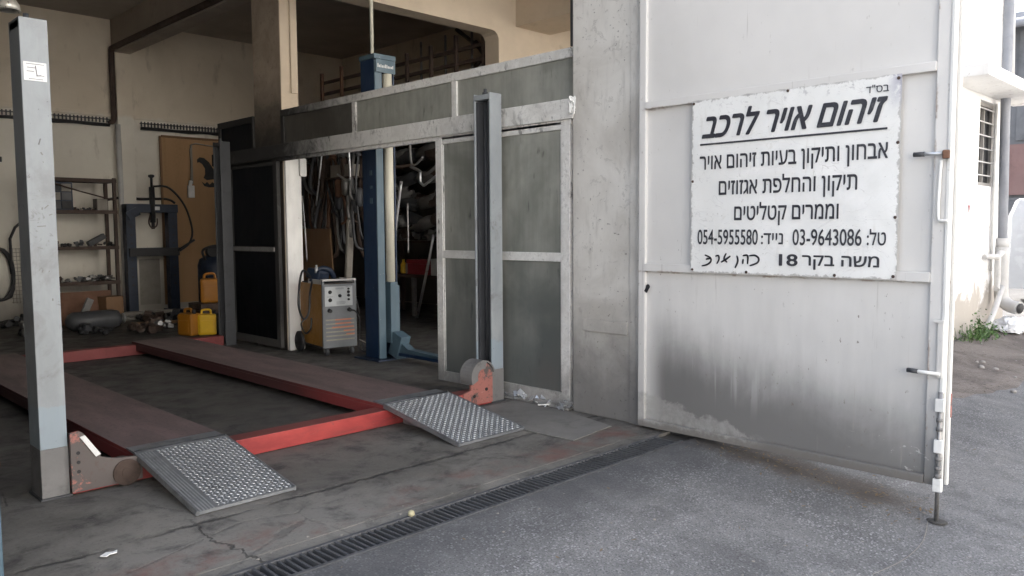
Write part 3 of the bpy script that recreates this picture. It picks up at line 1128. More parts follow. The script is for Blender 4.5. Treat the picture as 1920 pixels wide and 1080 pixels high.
line(rv('זיהום אויר לרכב'), 2.77, 1.635, 1.972, 2.098, .030, .36)
line(rv('אבחון ותיקון בעיות זיהום אויר'), 2.785, 1.625, 1.772, 1.855, .014)
line(rv('תיקון והחלפת אגזוזים'), 2.645, 1.785, 1.608, 1.692, .014)
line(rv('וממרים קטליטים'), 2.535, 1.885, 1.448, 1.53, .016)
line('054-5955580', 2.795, 2.375, 1.295, 1.388, .012, digits=True)
line(rv('נייד:'), 2.352, 2.213, 1.300, 1.365, .012)
line('03-9643086', 2.152, 1.752, 1.295, 1.388, .012, digits=True)
line(rv('טל:'), 1.722, 1.622, 1.300, 1.368, .012)
line('18', 2.232, 2.122, 1.172, 1.240, .026, digits=True)
line(rv('משה בקר'), 2.09, 1.655, 1.178, 1.236, .018)
line(rv('בס"ד'), 1.748, 1.628, 2.128, 2.163, .008)
b = B()
for (y0, z0), (y1, z1), t in (((2.785, 1.930), (1.630, 1.932), .0055),):
    n = 24
    for k in range(n):
        a, c = k/n, (k+1)/n
        ya, yb = y0+(y1-y0)*a, y0+(y1-y0)*c
        b.box(face_x((ya+yb)/2, z0)-.0055, face_x((ya+yb)/2, z0)-.0035, yb, ya, z0-t, z0+t)
put(b, 'underline', 'letter', sg)


def stroke(b, pts, w=.006):
    """a flat brushed stroke on the sign face, (y,z) points"""
    P = [Vector((p[0], p[1], 0)) for p in pts]
    Q = []
    for i in range(len(P)-1):
        a, bb, c, d = P[max(i-1, 0)], P[i], P[i+1], P[min(i+2, len(P)-1)]
        for k in range(6):
            t = k/6
            Q.append(.5*((2*bb)+(-a+c)*t+(2*a-5*bb+4*c-d)*t*t+(-a+3*bb-3*c+d)*t**3))
    Q.append(P[-1])
    L = []
    for i, p in enumerate(Q):
        d = (Q[min(i+1, len(Q)-1)]-Q[max(i-1, 0)]).normalized()
        n = Vector((-d.y, d.x, 0))
        ww = w*(.65+.35*math.sin(PI*i/(len(Q)-1)))
        x = face_x(p.x, p.y)-.0050
        L.append((b.bm.verts.new((x, p.x+n.x*ww, p.y+n.y*ww)), b.bm.verts.new((x, p.x-n.x*ww, p.y-n.y*ww))))
    for a, c in zip(L, L[1:]):
        b.bm.faces.new((a[0], a[1], c[1], c[0]))


b = B()
W = lambda px, py: (2.77-(px-1316)*(2.77-2.36)/112.0, 1.24-(py-474)*.0034)     # hand lettering laid out on a small grid
for pts in (
    [(1409, 478), (1419, 477), (1426, 482), (1424, 490), (1410, 496)],
    [(1397, 478), (1406, 478), (1406, 493)], [(1398, 484), (1397, 493)],
    [(1386, 478), (1388, 488), (1383, 501)],
    [(1366, 474), (1362, 484), (1368, 491)], [(1374, 479), (1366, 485), (1356, 491)],
    [(1345, 480), (1351, 479), (1352, 486), (1348, 494)],
    [(1324, 478), (1335, 483), (1336, 490), (1329, 496), (1318, 499)], [(1326, 486), (1336, 484)]):
    stroke(b, [W(*p) for p in pts], .0062)
bmesh.ops.solidify(b.bm, geom=b.bm.faces[:], thickness=.001)
put(b, 'hand_lettering', 'letter', sg)
for y, z in ((2.835, 2.195), (2.20, 2.20), (1.58, 2.19), (2.835, 1.13), (2.45, 1.125), (1.9, 1.125), (1.58, 1.13), (1.575, 1.85), (1.578, 1.45), (2.838, 1.7)):
    b = B(); b.lathe((face_x(y, z)-.004, y, z), [(.001, -.004), (.007, -.003), (.009, 0), (.009, .002)], 10, 'x'); put(b, 'screw', 'darkrust', sg)

# ================================================================== FOUR POST CAR LIFT
lf = thing('car_lift', 'four post car lift with grey posts, red decks and chequer plate ramps', 'car lift', (2.76, 4.66, 0))


def lift_post(x0, y0, s, foot=.62, paint='post'):
    """C channel, open towards the deck side; s=+1 opens to +X"""
    w_, d_, h_, t = .128, .19, 2.475, .012
    x1 = x0+w_
    b = B()
    b.box(x0, x1, y0, y0+t, foot, h_, .002)
    b.box(x0, x1, y0+d_-t, y0+d_, foot, h_, .002)
    xw = x0 if s > 0 else x1-t
    b.box(xw, xw+t, y0+t, y0+d_-t, foot, h_, .002)
    xl = x1-.018 if s > 0 else x0
    b.box(x0, x1, y0+t, y0+d_-t, h_-.05, h_-.01, .002)
    po = put(b, 'post', paint, lf)
    b = B()
    b.box(x0-.002, x1+.002, y0-.002, y0+t, .012, foot, .002)
    b.box(x0-.002, x1+.002, y0+d_-t, y0+d_+.002, .012, foot, .002)
    b.box(xw-.002, xw+t, y0+t, y0+d_-t, .012, foot, .002)
    put(b, 'worn_foot', 'postfoot' if paint == 'post' else 'postdark', po)
    b = B(); b.box(x0-.012, x1+.012, y0-.014, y0+d_+.02, .0, .012, .003)
    put(b, 'base_plate', 'postdark', po)
    b = B()
    b.box(x0+.045, x1-.045, y0+.06, y0+.085, .05, h_-.06, .002)
    b.cyl((x0+w_/2, y0+.12, .1), (x0+w_/2, y0+.12, h_-.03), .012, seg=8)
    b.box(x0+.016, x1-.016, y0+d_-.035, y0+d_-.014, .05, h_-.06)
    put(b, 'locking_bar', 'postdark', po)
    b = B(); b.cyl((x0+w_/2, y0+.12, h_-.01), (x0+w_/2, y0+.12, h_+.045), .014, seg=8); b.cyl((x0+w_/2, y0+.12, h_), (x0+w_/2, y0+.12, h_+.018), .024, seg=6)
    put(b, 'cable_bolt', 'postdark', po)
    return po


pl = lift_post(1.148, 4.60, 1, .27)
pr2 = lift_post(4.385, 4.60, -1, .27)
lift_post(4.385, 9.30, -1, .3, 'postdark')  # rear post painted dark in place of the unlit depth of the bay
lift_post(1.148, 9.30, 1, .3, 'postdark')  # same dark paint standing in for shade
st = B(); st.box(1.158, 1.262, 4.5965, 4.5985, 2.163, 2.256); stk = put(st, 'label_sticker', 'paper', pl)
st = B()
for k, (a, c) in enumerate(((.01, .092), (.014, .05), (.012, .045), (.06, .09), (.02, .085))):
    zz = 2.246-k*.0185
    st.box(1.160+a, 1.160+c, 4.5955, 4.5966, zz-.0011, zz+.0011)
st.obox((1.2145, 4.5960, 2.214), (.0035, .0012, .05), (0, -.12, 0))
st.obox((1.2255, 4.5960, 2.190), (.022, .0012, .004), (0, -.15, 0))
put(st, 'writing', 'letter', stk)
# scratches on the near left post
st = B()
for x, z, l, a in ((1.215, 1.86, .04, .3), (1.222, 1.80, .02, -.6), (1.232, 1.53, .03, .8), (1.212, 1.52, .015, .2), (1.25, 1.49, .02, 1.2), (1.205, 1.43, .05, 1.5), (1.2, 1.2, .02, .3), (1.24, 1.05, .015, 0)):
    st = B(); st.obox((x, 4.5988, z), (.005, .002, l*.8), (0, a, 0)); put(st, 'scratch', 'postfoot', pl)

for x0, x1 in ((1.625, 2.175), (3.335, 3.90)):
    b = B()
    b.box(x0, x1, 4.62, 9.46, .125, .15, .003)
    b.box(x0, x0+.02, 4.62, 9.46, .055, .125, .002)
    b.box(x1-.02, x1, 4.62, 9.46, .055, .125, .002)
    put(b, 'runway', 'runway', lf)
for y, nm in ((4.66, 'front'), (9.40, 'rear')):
    b = B()
    b.box(1.29, 4.37, y-.07, y+.07, .006, .118 if nm == 'front' else .12, .004)
    put(b, 'cross_beam', 'red' if nm == 'front' else 'dullred', lf)


def ramp(x0, x1):
    """hinged approach ramp of chequer plate with a flat lip resting on the deck"""
    yb, yt = 3.80, 4.62
    zb, zt = .022, .158
    b = B()
    b.prism([(yb, zb-.016), (yb, zb), (yt-.01, zt), (yt+.13, zt+.004), (yt+.13, zt-.006), (yt, zt-.012)], 'x', x0, x1)
    b.box(x0-.012, x0, yb, yb+.02, .004, zb, .002)
    for xx in (x0-.006, x1-.002):
        b.prism([(yb, zb-.02), (yb, zb+.006), (yt, zt+.006), (yt, zt-.030), (yb+.05, zb-.018)], 'x', xx, xx+.008)
    for xx in (x0+.13, x1-.13):
        b.prism([(yb+.06, .004), (yb+.06, .026), (yt-.05, .138), (yt-.05, .004)], 'x', xx, xx+.008)
    ro = put(b, 'ramp', 'galv', lf)
    b = B()
    sl = math.atan2(zt-zb, yt-.01-yb)
    L = math.hypot(zt-zb, yt-.01-yb)
    pit_ = .0245
    nx, ny = int((x1-x0-.03)/pit_), int(L/pit_)
    for i in range(4 if x0 < 2 else 0, nx+1):
        for j in range(1, ny):
            a = .78 if (i+j) % 2 else -.78
            cx = x0+.015+i*(x1-x0-.03)/nx
            cy, cz = yb+math.cos(sl)*j*L/ny, zb+math.sin(sl)*j*L/ny
            dx, dy = math.cos(a)*.0112, math.sin(a)*.0112
            nx_, ny_ = -math.sin(a)*.0044, math.cos(a)*.0044
            h = .0038
            def P(u, v, hh): return Vector((cx+u, cy+v*math.cos(sl)-hh*math.sin(sl), cz+v*math.sin(sl)+hh*math.cos(sl)))
            vA, vB = b.bm.verts.new(P(dx, dy, 0)), b.bm.verts.new(P(-dx, -dy, 0))
            vC, vD = b.bm.verts.new(P(nx_, ny_, 0)), b.bm.verts.new(P(-nx_, -ny_, 0))
            t1, t2 = b.bm.verts.new(P(dx*.45, dy*.45, h)), b.bm.verts.new(P(-dx*.45, -dy*.45, h))
            for f in ((vA, vC, t1), (vC, vB, t2), (vC, t2, t1), (vB, vD, t2), (vD, vA, t1), (vD, t1, t2)): b.bm.faces.new(f)
    bmesh.ops.recalc_face_normals(b.bm, faces=b.bm.faces[:])
    if x0 < 2:
        for k in range(5):
            xx = x0+.012+k*.017
            b.prism([(yb+.004, zb), (yb+.004, zb+.003), (yt-.03, zt-.003+.001), (yt-.03, zt-.006)], 'x', xx, xx+.006)
    put(b, 'tread_pattern', 'galvtop', ro)
    b = B()
    b.cyl((x0, yt, zt-.004), (x1, yt, zt-.004), .013, seg=10)
    put(b, 'hinge', 'postdark', ro)


ramp(1.62, 2.15)
ramp(3.335, 3.925)
# pulley covers at the ends of the front cross beam
b = B()
b.prism([(1.28, .02), (1.28, .34), (1.325, .345), (1.345, .33), (1.43, .185), (1.49, .165), (1.62, .15), (1.64, .13), (1.64, .02)], 'y', 4.565, 4.59)
cv = put(b, 'pulley_cover', 'wornredgrey', lf)
b = B(); b.prism([(1.325, .315), (1.350, .320), (1.425, .205), (1.400, .195)], 'y', 4.556, 4.565); put(b, 'white_strip', 'white', cv)
b = B(); b.cyl((1.555, 4.55, .075), (1.555, 4.66, .075), .072, seg=26); b.cyl((1.555, 4.545, .075), (1.555, 4.56, .075), .03, seg=14); put(b, 'pulley', 'darkrust', cv)
b = B()
for zz in (.13, .18, .23): b.cyl((1.315, 4.562, zz), (1.315, 4.566, zz), .010, seg=8)
put(b, 'bolt', 'black', cv)
b = B()
arc = [(4.255+.115*math.cos(a), .235+.115*math.sin(a)) for a in [PI*k/12 for k in range(13)]]
b.prism([(4.37, .02)]+arc+[(4.14, .14), (4.06, .12), (4.06, .02)], 'y', 4.578, 4.60)
cv2 = put(b, 'pulley_cover', 'wornred', lf)
b = B()
n = 16
for k in range(n):
    a0, a1 = R(10)+R(195)*k/n, R(10)+R(195)*(k+1)/n
    for rr0, rr1, yy0, yy1 in ((.118, .128, 4.56, 4.70), (.06, .118, 4.56, 4.572)):
        pts = [(4.255+rr*math.cos(a), .24+rr*math.sin(a)) for rr, a in ((rr0, a0), (rr1, a0), (rr1, a1), (rr0, a1))]
        if rr0 > .1 or k > 4: b.prism(pts, 'y', yy0, yy1)
put(b, 'arched_guard', 'postfoot', cv2)
b = B()
for xx, zz in ((4.30, .13), (4.17, .09)): b.cyl((xx, 4.572, zz), (xx, 4.58, zz), .014, seg=8)
put(b, 'bolt', 'black', cv2)

# ================================================================== BAY TWO: two post lift, welder
tl = thing('two_post_lift', 'deep blue two post lift column with cream pole in its channel', 'car lift', (5.12, 7.12, 0))
b = B()
h_ = 3.19
b.box(5.0, 5.012, 7.0, 7.24, .02, h_, .002)
b.box(5.0, 5.26, 7.228, 7.24, .02, h_, .002)
b.box(5.248, 5.26, 7.0, 7.24, .02, h_, .002)
co_ = put(b, 'column', 'blue', tl)
b = B(); b.box(5.0, 5.09, 6.984, 6.999, .02, h_-.02, .003); put(b, 'front_flange', 'bluelight', co_)
b = B(); b.box(4.99, 5.27, 6.975, 7.25, h_, h_+.05, .004); b.box(5.005, 5.255, 6.965, 6.98, h_-.14, h_-.005, .003); put(b, 'head_plate', 'bluelight', tl)
b = B()
for k in range(11):
    x = 5.025+k*.019
    b.box(x, x+.009, 6.961, 6.9655, h_-.09, h_-.09+random.uniform(.02, .04))
put(b, 'writing', 'paper', tl)
b = B(); b.cyl((5.185, 7.02, .84), (5.185, 7.02, h_-.14), .05, seg=14); put(b, 'screw_sleeve', 'cream', tl)
b = B(); b.box(5.125, 5.22, 6.94, 7.05, .18, .84, .006); b.box(5.21, 5.25, 6.95, 7.05, .25, .80, .004); put(b, 'carriage', 'bluelight', tl)
b = B()
b.box(4.92, 5.4, 6.9, 7.35, 0, .018, .004)
put(b, 'base_plate', 'bluedark', tl)
b = B()
b.obox((5.2, 6.9, .16), (.13, .16, .26), (.35, 0, 0), .01)
b.prism([(6.86, .07), (6.86, .21), (6.70, .13), (5.98, .10), (5.98, .06)], 'x', 5.16, 5.25)
ar = put(b, 'lift_arm', 'bluelight', tl)
b = B(); b.box(5.145, 5.16, 6.0, 6.85, .05, .085, .003); b.box(5.25, 5.262, 6.0, 6.85, .05, .085, .003); put(b, 'arm_rail', 'blue', ar)
b = B(); b.cyl((5.205, 6.02, .095), (5.205, 6.02, .125), .05, seg=16); put(b, 'rubber_pad', 'black', ar)
b = B(); b.box(4.992, 4.999, 7.06, 7.10, 1.98, 2.03); b.box(4.992, 4.999, 7.06, 7.10, 1.84, 1.87); b.box(4.992, 4.999, 7.06, 7.10, 1.68, 1.74)
put(b, 'label_sticker', 'bluelight', co_)
solo(B().tube([(5.07, 7.12, 3.24), (5.07, 7.12, 4.94)], .019, 8, 1), 'conduit_pipe', 'cream', 'thin white conduit rising from the blue lift to the ceiling', 'pipe', (5.07, 7.12, 3.24))

wd = thing('welding_machine', 'orange sided welding machine on casters with silver dial panel', 'welder', (4.74, 7.68, 0), -R(9))
def wl(b, n, m, p=wd): return put(b, n, m, p, None, True)
WW, WD = .40, .66
b = B(); b.box(0.005, WW-.005, .01, WD, .10, .80, .008); wb = wl(b, 'body', 'orange')
b = B(); b.box(0, WW, -.012, .012, .09, .80, .006); b.box(-.002, .02, -.012, .02, .09, .84, .003); b.box(WW-.02, WW+.002, -.012, .02, .09, .84, .003); wl(b, 'front_panel', 'greypaint')
b = B(); b.box(0, WW, -.02, .05, .835, .858, .006); b.box(0, .02, 0, .4, .80, .85, .005); b.box(WW-.02, WW, 0, .4, .80, .85, .005); wl(b, 'handle', 'pvc')
b = B(); b.box(.02, WW-.02, .03, WD-.02, .795, .812, .003); wl(b, 'top_tray', 'black')
b = B(); b.box(.025, WW-.045, -.017, -.010, .555, .775, .003); cp = wl(b, 'control_panel', 'panel')
for x, z, r in ((.085, .715, .020), (.085, .625, .021), (.20, .67, .018), (.305, .745, .011), (.305, .71, .016), (.305, .67, .016), (.305, .625, .013)):
    k = B(); k.lathe((x, -.017, z), [(r*1.05, 0), (r*.9, -.014), (r*.5, -.018)], 14, 'y'); k.box(x-.003, x+.003, -.040, -.03, z-r*.8, z+r*.8)
    q = put(k, 'knob', 'black', cp, None, True)
k = B()
for x0, x1, z0 in ((.15, .25, .755), (.15, .25, .745), (.16, .27, .60), (.16, .27, .588), (.16, .26, .576), (.05, .12, .66), (.27, .34, .765)): k.box(x0, x1, -.0185, -.0165, z0, z0+.004)
put(k, 'printed_marks', 'greypaint', cp, None, True)
for x in (.075, .31):
    k = B(); k.cyl((x, -.012, .51), (x, -.05, .505), .024, .020, 14); wl(k, 'cable_socket', 'black')
k = B()
for i in range(6): k.box(.03, WW-.03, -.018, -.011, .17+i*.045, .185+i*.045, .002)
wl(k, 'vent_louvre', 'beigelouvre')
k = B()
for i, (a, c) in enumerate(((.14, .33), (.14, .33), (.10, .36), (.24, .37), (.27, .37))): k.box(a, c, -.0205, -.018, .395-i*.042, .409-i*.042)
wl(k, 'orange_stripe', 'orangeline')
for x, y in ((.05, .03), (WW-.05, .03)):
    k = B(); k.lathe((x, y, .048), [(.012, -.02), (.046, -.017), (.048, 0), (.046, .017), (.012, .02)], 16, 'x'); wq = wl(k, 'caster', 'postdark')
    k = B(); k.box(x-.03, x+.03, y-.02, y+.03, .08, .105, .003); k.box(x-.028, x-.023, y-.01, y+.02, .04, .09); k.box(x+.023, x+.028, y-.01, y+.02, .04, .09); put(k, 'caster_fork', 'steel', wq, None, True)
for x in (-.06, WW+.03):
    k = B(); k.lathe((x, WD-.12, .12), [(.02, -.02), (.10, -.024), (.12, -.014), (.12, .014), (.10, .024), (.02, .02)], 20, 'x'); wl(k, 'rear_wheel', 'black')
k = B(); k.box(-.09, WW+.06, WD-.1, WD-.06, .085, .115, .003); k.box(0, WW, .0, WD, .085, .1, .003); wl(k, 'chassis', 'black')
k = B()
k.tube([(.31, -.05, .505), (.36, -.07, .49), (.42, -.04, .40), (.44, .0, .25), (.45, .05, .08), (.47, .0, .02), (.52, -.06, .015), (.55, -.02, .015), (.53, .05, .06), (.48, .02, .10), (.47, -.04, .03), (.54, -.06, .02), (.58, .0, .015)], .009, 8, 6)
k.tube([(.40, .1, .7), (.45, .1, .62), (.47, .08, .5), (.46, .05, .45)], .007, 6, 6)
wl(k, 'welding_cable', 'black')
k = B()
k.tube([(.42, -.03, .16), (.47, -.05, .13), (.53, -.03, .09), (.56, .02, .03), (.50, .05, .02), (.46, -.02, .04)], .006, 6, 6)
wl(k, 'earth_lead', 'carton')
k = B()
k.tube([(.02, .3, .84), (-.10, .25, .95), (-.16, .2, .90), (-.22, .12, .72), (-.23, .1, .55), (-.17, .12, .42), (-.1, .14, .50), (-.06, .2, .7), (.02, .3, .86)], .012, 8, 6)
k.tube([(-.17, .12, .42), (-.20, .12, .36), (-.15, .14, .26), (-.07, .18, .30), (-.05, .2, .42)], .010, 8, 6)
wl(k, 'torch_hose', 'blackgloss')
k = B()
k.tube([(.0, .3, .82), (.05, .28, .93), (.12, .25, .97), (.2, .22, .94), (.25, .25, .86)], .03, 8, 5)
k.obox((.08, .3, .90), (.18, .2, .12), (.2, .1, .4), .03)
wl(k, 'rolled_cloth', 'bluedark')
k = B(); k.cyl((.03, .22, .92), (.03, .22, .985), .018, seg=12); k.cyl((.03, .22, .985), (.03, .22, 1.01), .012, seg=10); wl(k, 'torch_nozzle', 'bright')

# ================================================================== BAY ONE, back wall
# cable tray and pipes
def wall_tray(label, x0, x1, z0, z1):
    o = thing('cable_tray', label, 'cable tray', (x0, 14.36, z0))
    b = B()
    n = int((x1-x0)/.055)
    for k in range(n):
        x = x0+(x1-x0)*k/n
        zz = z0+(z1-z0)*k/n
        b.box(x, x+.016, 14.30, 14.325, zz, zz+.085)
    b.obox(((x0+x1)/2, 14.345, (z0+z1)/2+.06), (x1-x0, .06, .012), (0, -math.atan2(z1-z0, x1-x0), 0))
    put(b, 'slotted_tray', 'postdark', o)
    b = B()
    for q in (0, 1, 2):
        b.tube([(x0+(x1-x0)*k/8, 14.31+.012*q, z0+(z1-z0)*k/8-.012-.012*q+random.uniform(-.015, .006)) for k in range(9)], .015, 6, 3)
    put(b, 'cable_bundle', 'black', o)


wall_tray('dark cable tray along the wall left of the downpipe', 2.6, 4.85, 3.20, 3.22)
wall_tray('dark cable tray along the wall above the brown door', 5.35, 7.6, 3.20, 3.215)
solo(B().tube([(4.85, 14.34, 3.26), (4.88, 14.34, 3.24), (4.92, 14.33, 3.3), (4.92, 14.33, 3.6), (4.92, 14.33, 4.36), (4.92, 14.25, 4.44), (4.92, 13.9, 4.46), (4.92, 10, 4.46), (4.92, 4.2, 4.46)], .045, 10, 4),
     'air_pipe', 'darkrust', 'dark pipe climbing the back wall and running along the beam', 'pipe', (4.92, 14.33, 3.3))
solo(B().tube([(4.97, 14.27, 0), (4.965, 14.27, 1.6), (4.955, 14.27, 3.2)], .042, 10, 2), 'wall_pipe', 'pvc', 'pale vertical pipe beside the shelf unit', 'pipe', (4.97, 14.27, 0))
b = B(); b.box(3.18, 3.27, 14.395, 14.42, 2.49, 2.57, .005); sw = put(b, 'wall_switch', 'black', None, (3.22, 14.42, 2.53)); tag(sw, 'small black switch box on the wall left of the near post', 'switch')

# shelf unit
sh = thing('shelf_unit', 'dark iron shelf unit with four shelves against the back wall', 'shelf', (4.2, 13.85, 0))
for x in (3.55, 4.66):
    for y in (13.7, 14.1):
        b = B(); b.box(x-.025, x+.025, y-.025, y+.025, 0, 2.26, .003); put(b, 'upright', 'darkrust', sh)
for z in (.60, 1.16, 1.73, 2.23):
    b = B(); b.box(3.52, 4.69, 13.68, 14.13, z-.04, z, .003); b.box(3.52, 4.69, 13.672, 13.682, z-.045, z+.012); put(b, 'shelf_board', 'darkrust', sh)
b = B(); b.tube([(3.58, 13.69, 2.22), (4.1, 13.68, 2.05), (4.66, 13.66, 1.9)], .012, 6, 3); put(b, 'brace', 'darkrust', sh)
mtl = ['darkrust', 'black', 'postdark', 'steel', 'darkrust']


def lump(b, c, r, seed, k=7):
    """a greasy machine part: a cluster of housings, flanges and bolts"""
    rnd = random.Random(seed)
    for i in range(k):
        p = Vector(c)+Vector((rnd.uniform(-r, r), rnd.uniform(-r*.5, r*.5), rnd.uniform(0, r*.8)))
        if rnd.random() < .5:
            a = rnd.uniform(0, PI)
            d = Vector((math.cos(a), math.sin(a), rnd.uniform(-.4, .4)))*r*rnd.uniform(.4, .9)
            p.z = max(p.z, c[2]+r*.25)
            b.cyl(p-d*.5, p+d*.5, r*rnd.uniform(.15, .38), seg=9)
        else:
            b.obox(p+Vector((0, 0, r*.2)), (r*rnd.uniform(.4, 1.1), r*rnd.uniform(.4, .8), r*rnd.uniform(.25, .6)), (rnd.uniform(-.3, .3), rnd.uniform(-.3, .3), rnd.uniform(0, 3)), r*.05)


seed = 0
for z, grp, n, lab in ((.60, 'metal parts on the lower shelf', 6, 'greasy silver and dark metal parts lying along the lower shelf'), (1.16, 'engine parts on the middle shelf', 5, 'dark engine parts heaped along the middle shelf'), (1.73, 'small parts on the upper shelf', 7, 'small dark jars and fittings lined up along the upper shelf')):
    for i in range(n):
        x = (3.75+.85*i/(n-1)) if z < 1.7 else (4.03+.5*i/(n-1))
        r = random.uniform(.07, .11) if z < 1.7 else random.uniform(.03, .055)
        b = B()
        lump(b, (x, 13.82+random.uniform(-.03, .1), z), r, seed)
        zmin = min(v.co.z for v in b.bm.verts)
        bmesh.ops.translate(b.bm, vec=(0, 0, z-zmin), verts=b.bm.verts)
        solo(b, 'machine_part', ('steel' if (z < .7 and i % 2) else mtl[seed % 3]), lab, 'machine part', (x, 13.82, z), grp)
        seed += 1
b = B(); b.obox((4.40, 13.84, 1.27), (.30, .10, .09), (0, -.5, .1), .02); b.cyl((4.30, 13.84, 1.21), (4.50, 13.84, 1.34), .05, .035, 12)
zmin = min(v.co.z for v in b.bm.verts); bmesh.ops.translate(b.bm, vec=(0, 0, 1.16-zmin), verts=b.bm.verts)
solo(b, 'starter_motor', 'postdark', 'slanting dark motor at the right end of the middle shelf', 'machine part', (4.4, 13.84, 1.16))
cb = thing('parts_cabinet', 'dark small-parts cabinet on the top of the shelf unit', 'cabinet', (3.82, 13.9, 1.73))
b = B(); b.box(3.56, 4.06, 13.75, 14.08, 1.73, 2.18, .006); put(b, 'case', 'bluedark', cb)
for i in range(3):
    for j in range(3):
        b = B(); b.box(3.585+i*.155, 3.725+i*.155, 13.735, 13.75, 1.76+j*.135, 1.88+j*.135, .004); put(b, 'drawer', ('carton', 'black', 'postdark')[(i*2+j) % 3], cb)
b = B(); b.box(4.42, 4.58, 13.78, 13.98, 1.73, 1.93, .006); b.box(4.44, 4.56, 13.775, 13.781, 1.76, 1.90, .002)
solo(b, 'metal_box', 'carton', 'grey tin box at the right end of the upper shelf', 'box', (4.5, 13.85, 1.73))

# hydraulic press
pz = thing('hydraulic_press', 'navy blue hydraulic shop press with hand jack and black hose', 'press', (5.3, 14.0, 0))
for x in (4.98, 5.68):
    b = B()
    b.box(x-.075, x+.075, 13.93, 13.945, 0, 1.78, .002); b.box(x-.075, x-.06, 13.945, 14.1, 0, 1.78, .002); b.box(x+.06, x+.075, 13.945, 14.1, 0, 1.78, .002)
    up_ = put(b, 'upright', 'bluedark', pz)
    b = B()
    for k in range(9): b.cyl((x, 13.925, .5+k*.14), (x, 13.932, .5+k*.14), .018, seg=10)
    put(b, 'pin_hole', 'black', up_)
    b = B(); b.box(x-.09, x+.09, 13.75, 14.25, 0, .05, .004); put(b, 'foot', 'bluedark', pz)
b = B(); b.box(4.905, 5.755, 13.88, 14.12, 1.72, 1.86, .008); b.obox((5.0, 13.87, 1.70), (.20, .02, .14), (0, -.5, 0)); put(b, 'crown_beam', 'bluedark', pz)
b = B(); b.box(4.93, 5.76, 13.88, 14.12, .98, 1.12, .006); put(b, 'bed', 'black', pz)
b = B(); b.cyl((5.33, 13.9, 1.55), (5.33, 13.9, 2.15), .045, seg=14); b.cyl((5.33, 13.9, 2.15), (5.33, 13.9, 2.3), .02, seg=10); b.cyl((5.33, 13.9, 1.44), (5.33, 13.9, 1.56), .028, seg=12); b.lathe((5.33, 13.9, 2.3), [(.02, 0), (.05, .02), (.05, .05), (.02, .06)], 12); put(b, 'ram', 'black', pz)
b = B(); b.tube([(5.28, 13.87, 1.68), (5.25, 13.87, 1.55), (5.30, 13.87, 1.46), (5.38, 13.87, 1.50), (5.39, 13.87, 1.62)], .012, 6, 5); put(b, 'hook', 'darkrust', pz)
b = B(); b.tube([(5.35, 13.88, 2.16), (5.6, 13.85, 2.14), (5.85, 13.84, 1.85), (5.97, 13.84, 1.45), (5.92, 13.84, 1.2), (5.75, 13.86, 1.06)], .018, 8, 6); put(b, 'pressure_hose', 'blackgloss', pz)
b = B(); b.box(5.35, 5.44, 13.868, 13.878, 1.76, 1.82); put(b, 'maker_plate', 'paper', pz)
b = B(); b.cyl((5.72, 13.9, 1.06), (6.0, 13.82, 1.25), .02, seg=10); put(b, 'pump_lever', 'black', pz)
b = B(); b.tube([(4.6, 14.3, 1.9), (5.0, 14.35, 1.98), (5.3, 14.35, 1.96), (5.75, 14.36, 1.97), (5.9, 14.36, 1.9)], .022, 8, 4)
solo(b, 'air_hose', 'black', 'black air hose strung along the wall behind the press', 'hose', (5.3, 14.35, 1.95))
b = B(); b.box(5.12, 5.60, 14.37, 14.385, .12, .92, .006)
solo(b, 'leaning_sheet', 'carton', 'pale grey sheet leaning on the wall between the press legs', 'panel', (5.36, 14.38, .12))

# brown door board with the black crest
bd = thing('brown_door', 'brown wooden door board on the back wall with a black crest', 'door', (6.3, 14.36, 0))
b = B(); b.box(5.68, 7.2, 14.355, 14.384, .12, 3.05, .006); bp = put(b, 'board', 'wood', bd)
b = B(); b.box(5.66, 5.70, 14.34, 14.36, .1, 3.07, .004); b.box(5.70, 7.2, 14.34, 14.36, 3.05, 3.09, .004); put(b, 'edge_batten', 'board', bd)
b = B()
cr = [(6.33, 2.70), (6.38, 2.74), (6.46, 2.73), (6.55, 2.66), (6.62, 2.55), (6.68, 2.46), (6.74, 2.38), (6.72, 2.33), (6.62, 2.35), (6.50, 2.33), (6.44, 2.37), (6.47, 2.44), (6.47, 2.54), (6.42, 2.62), (6.37, 2.65), (6.33, 2.64)]
b.prism(cr, 'y', 14.350, 14.3545)
b.prism([(6.40, 2.30), (6.46, 2.26), (6.50, 2.30), (6.55, 2.25), (6.60, 2.30), (6.66, 2.26), (6.72, 2.29), (6.73, 2.25), (6.66, 2.21), (6.54, 2.20), (6.45, 2.22)], 'y', 14.350, 14.3545)
put(b, 'crest', 'black', bd)
hf = thing('hanging_socket', 'white socket hanging on a cord in front of the brown door', 'socket', (6.18, 14.31, 2.1))
b = B(); b.box(6.12, 6.24, 14.29, 14.335, 2.0, 2.22, .01); b.obox((6.17, 14.30, 2.26), (.06, .04, .1), (0, .2, 0), .01); put(b, 'socket_body', 'paper', hf)
b = B(); b.tube([(6.18, 14.31, 2.25), (6.2, 14.32, 2.6), (6.22, 14.33, 2.95), (6.5, 14.33, 2.96), (6.72, 14.33, 2.94)], .012, 6, 3); b.box(6.20, 6.235, 14.325, 14.338, 2.25, 2.95); put(b, 'cord', 'carton', hf)

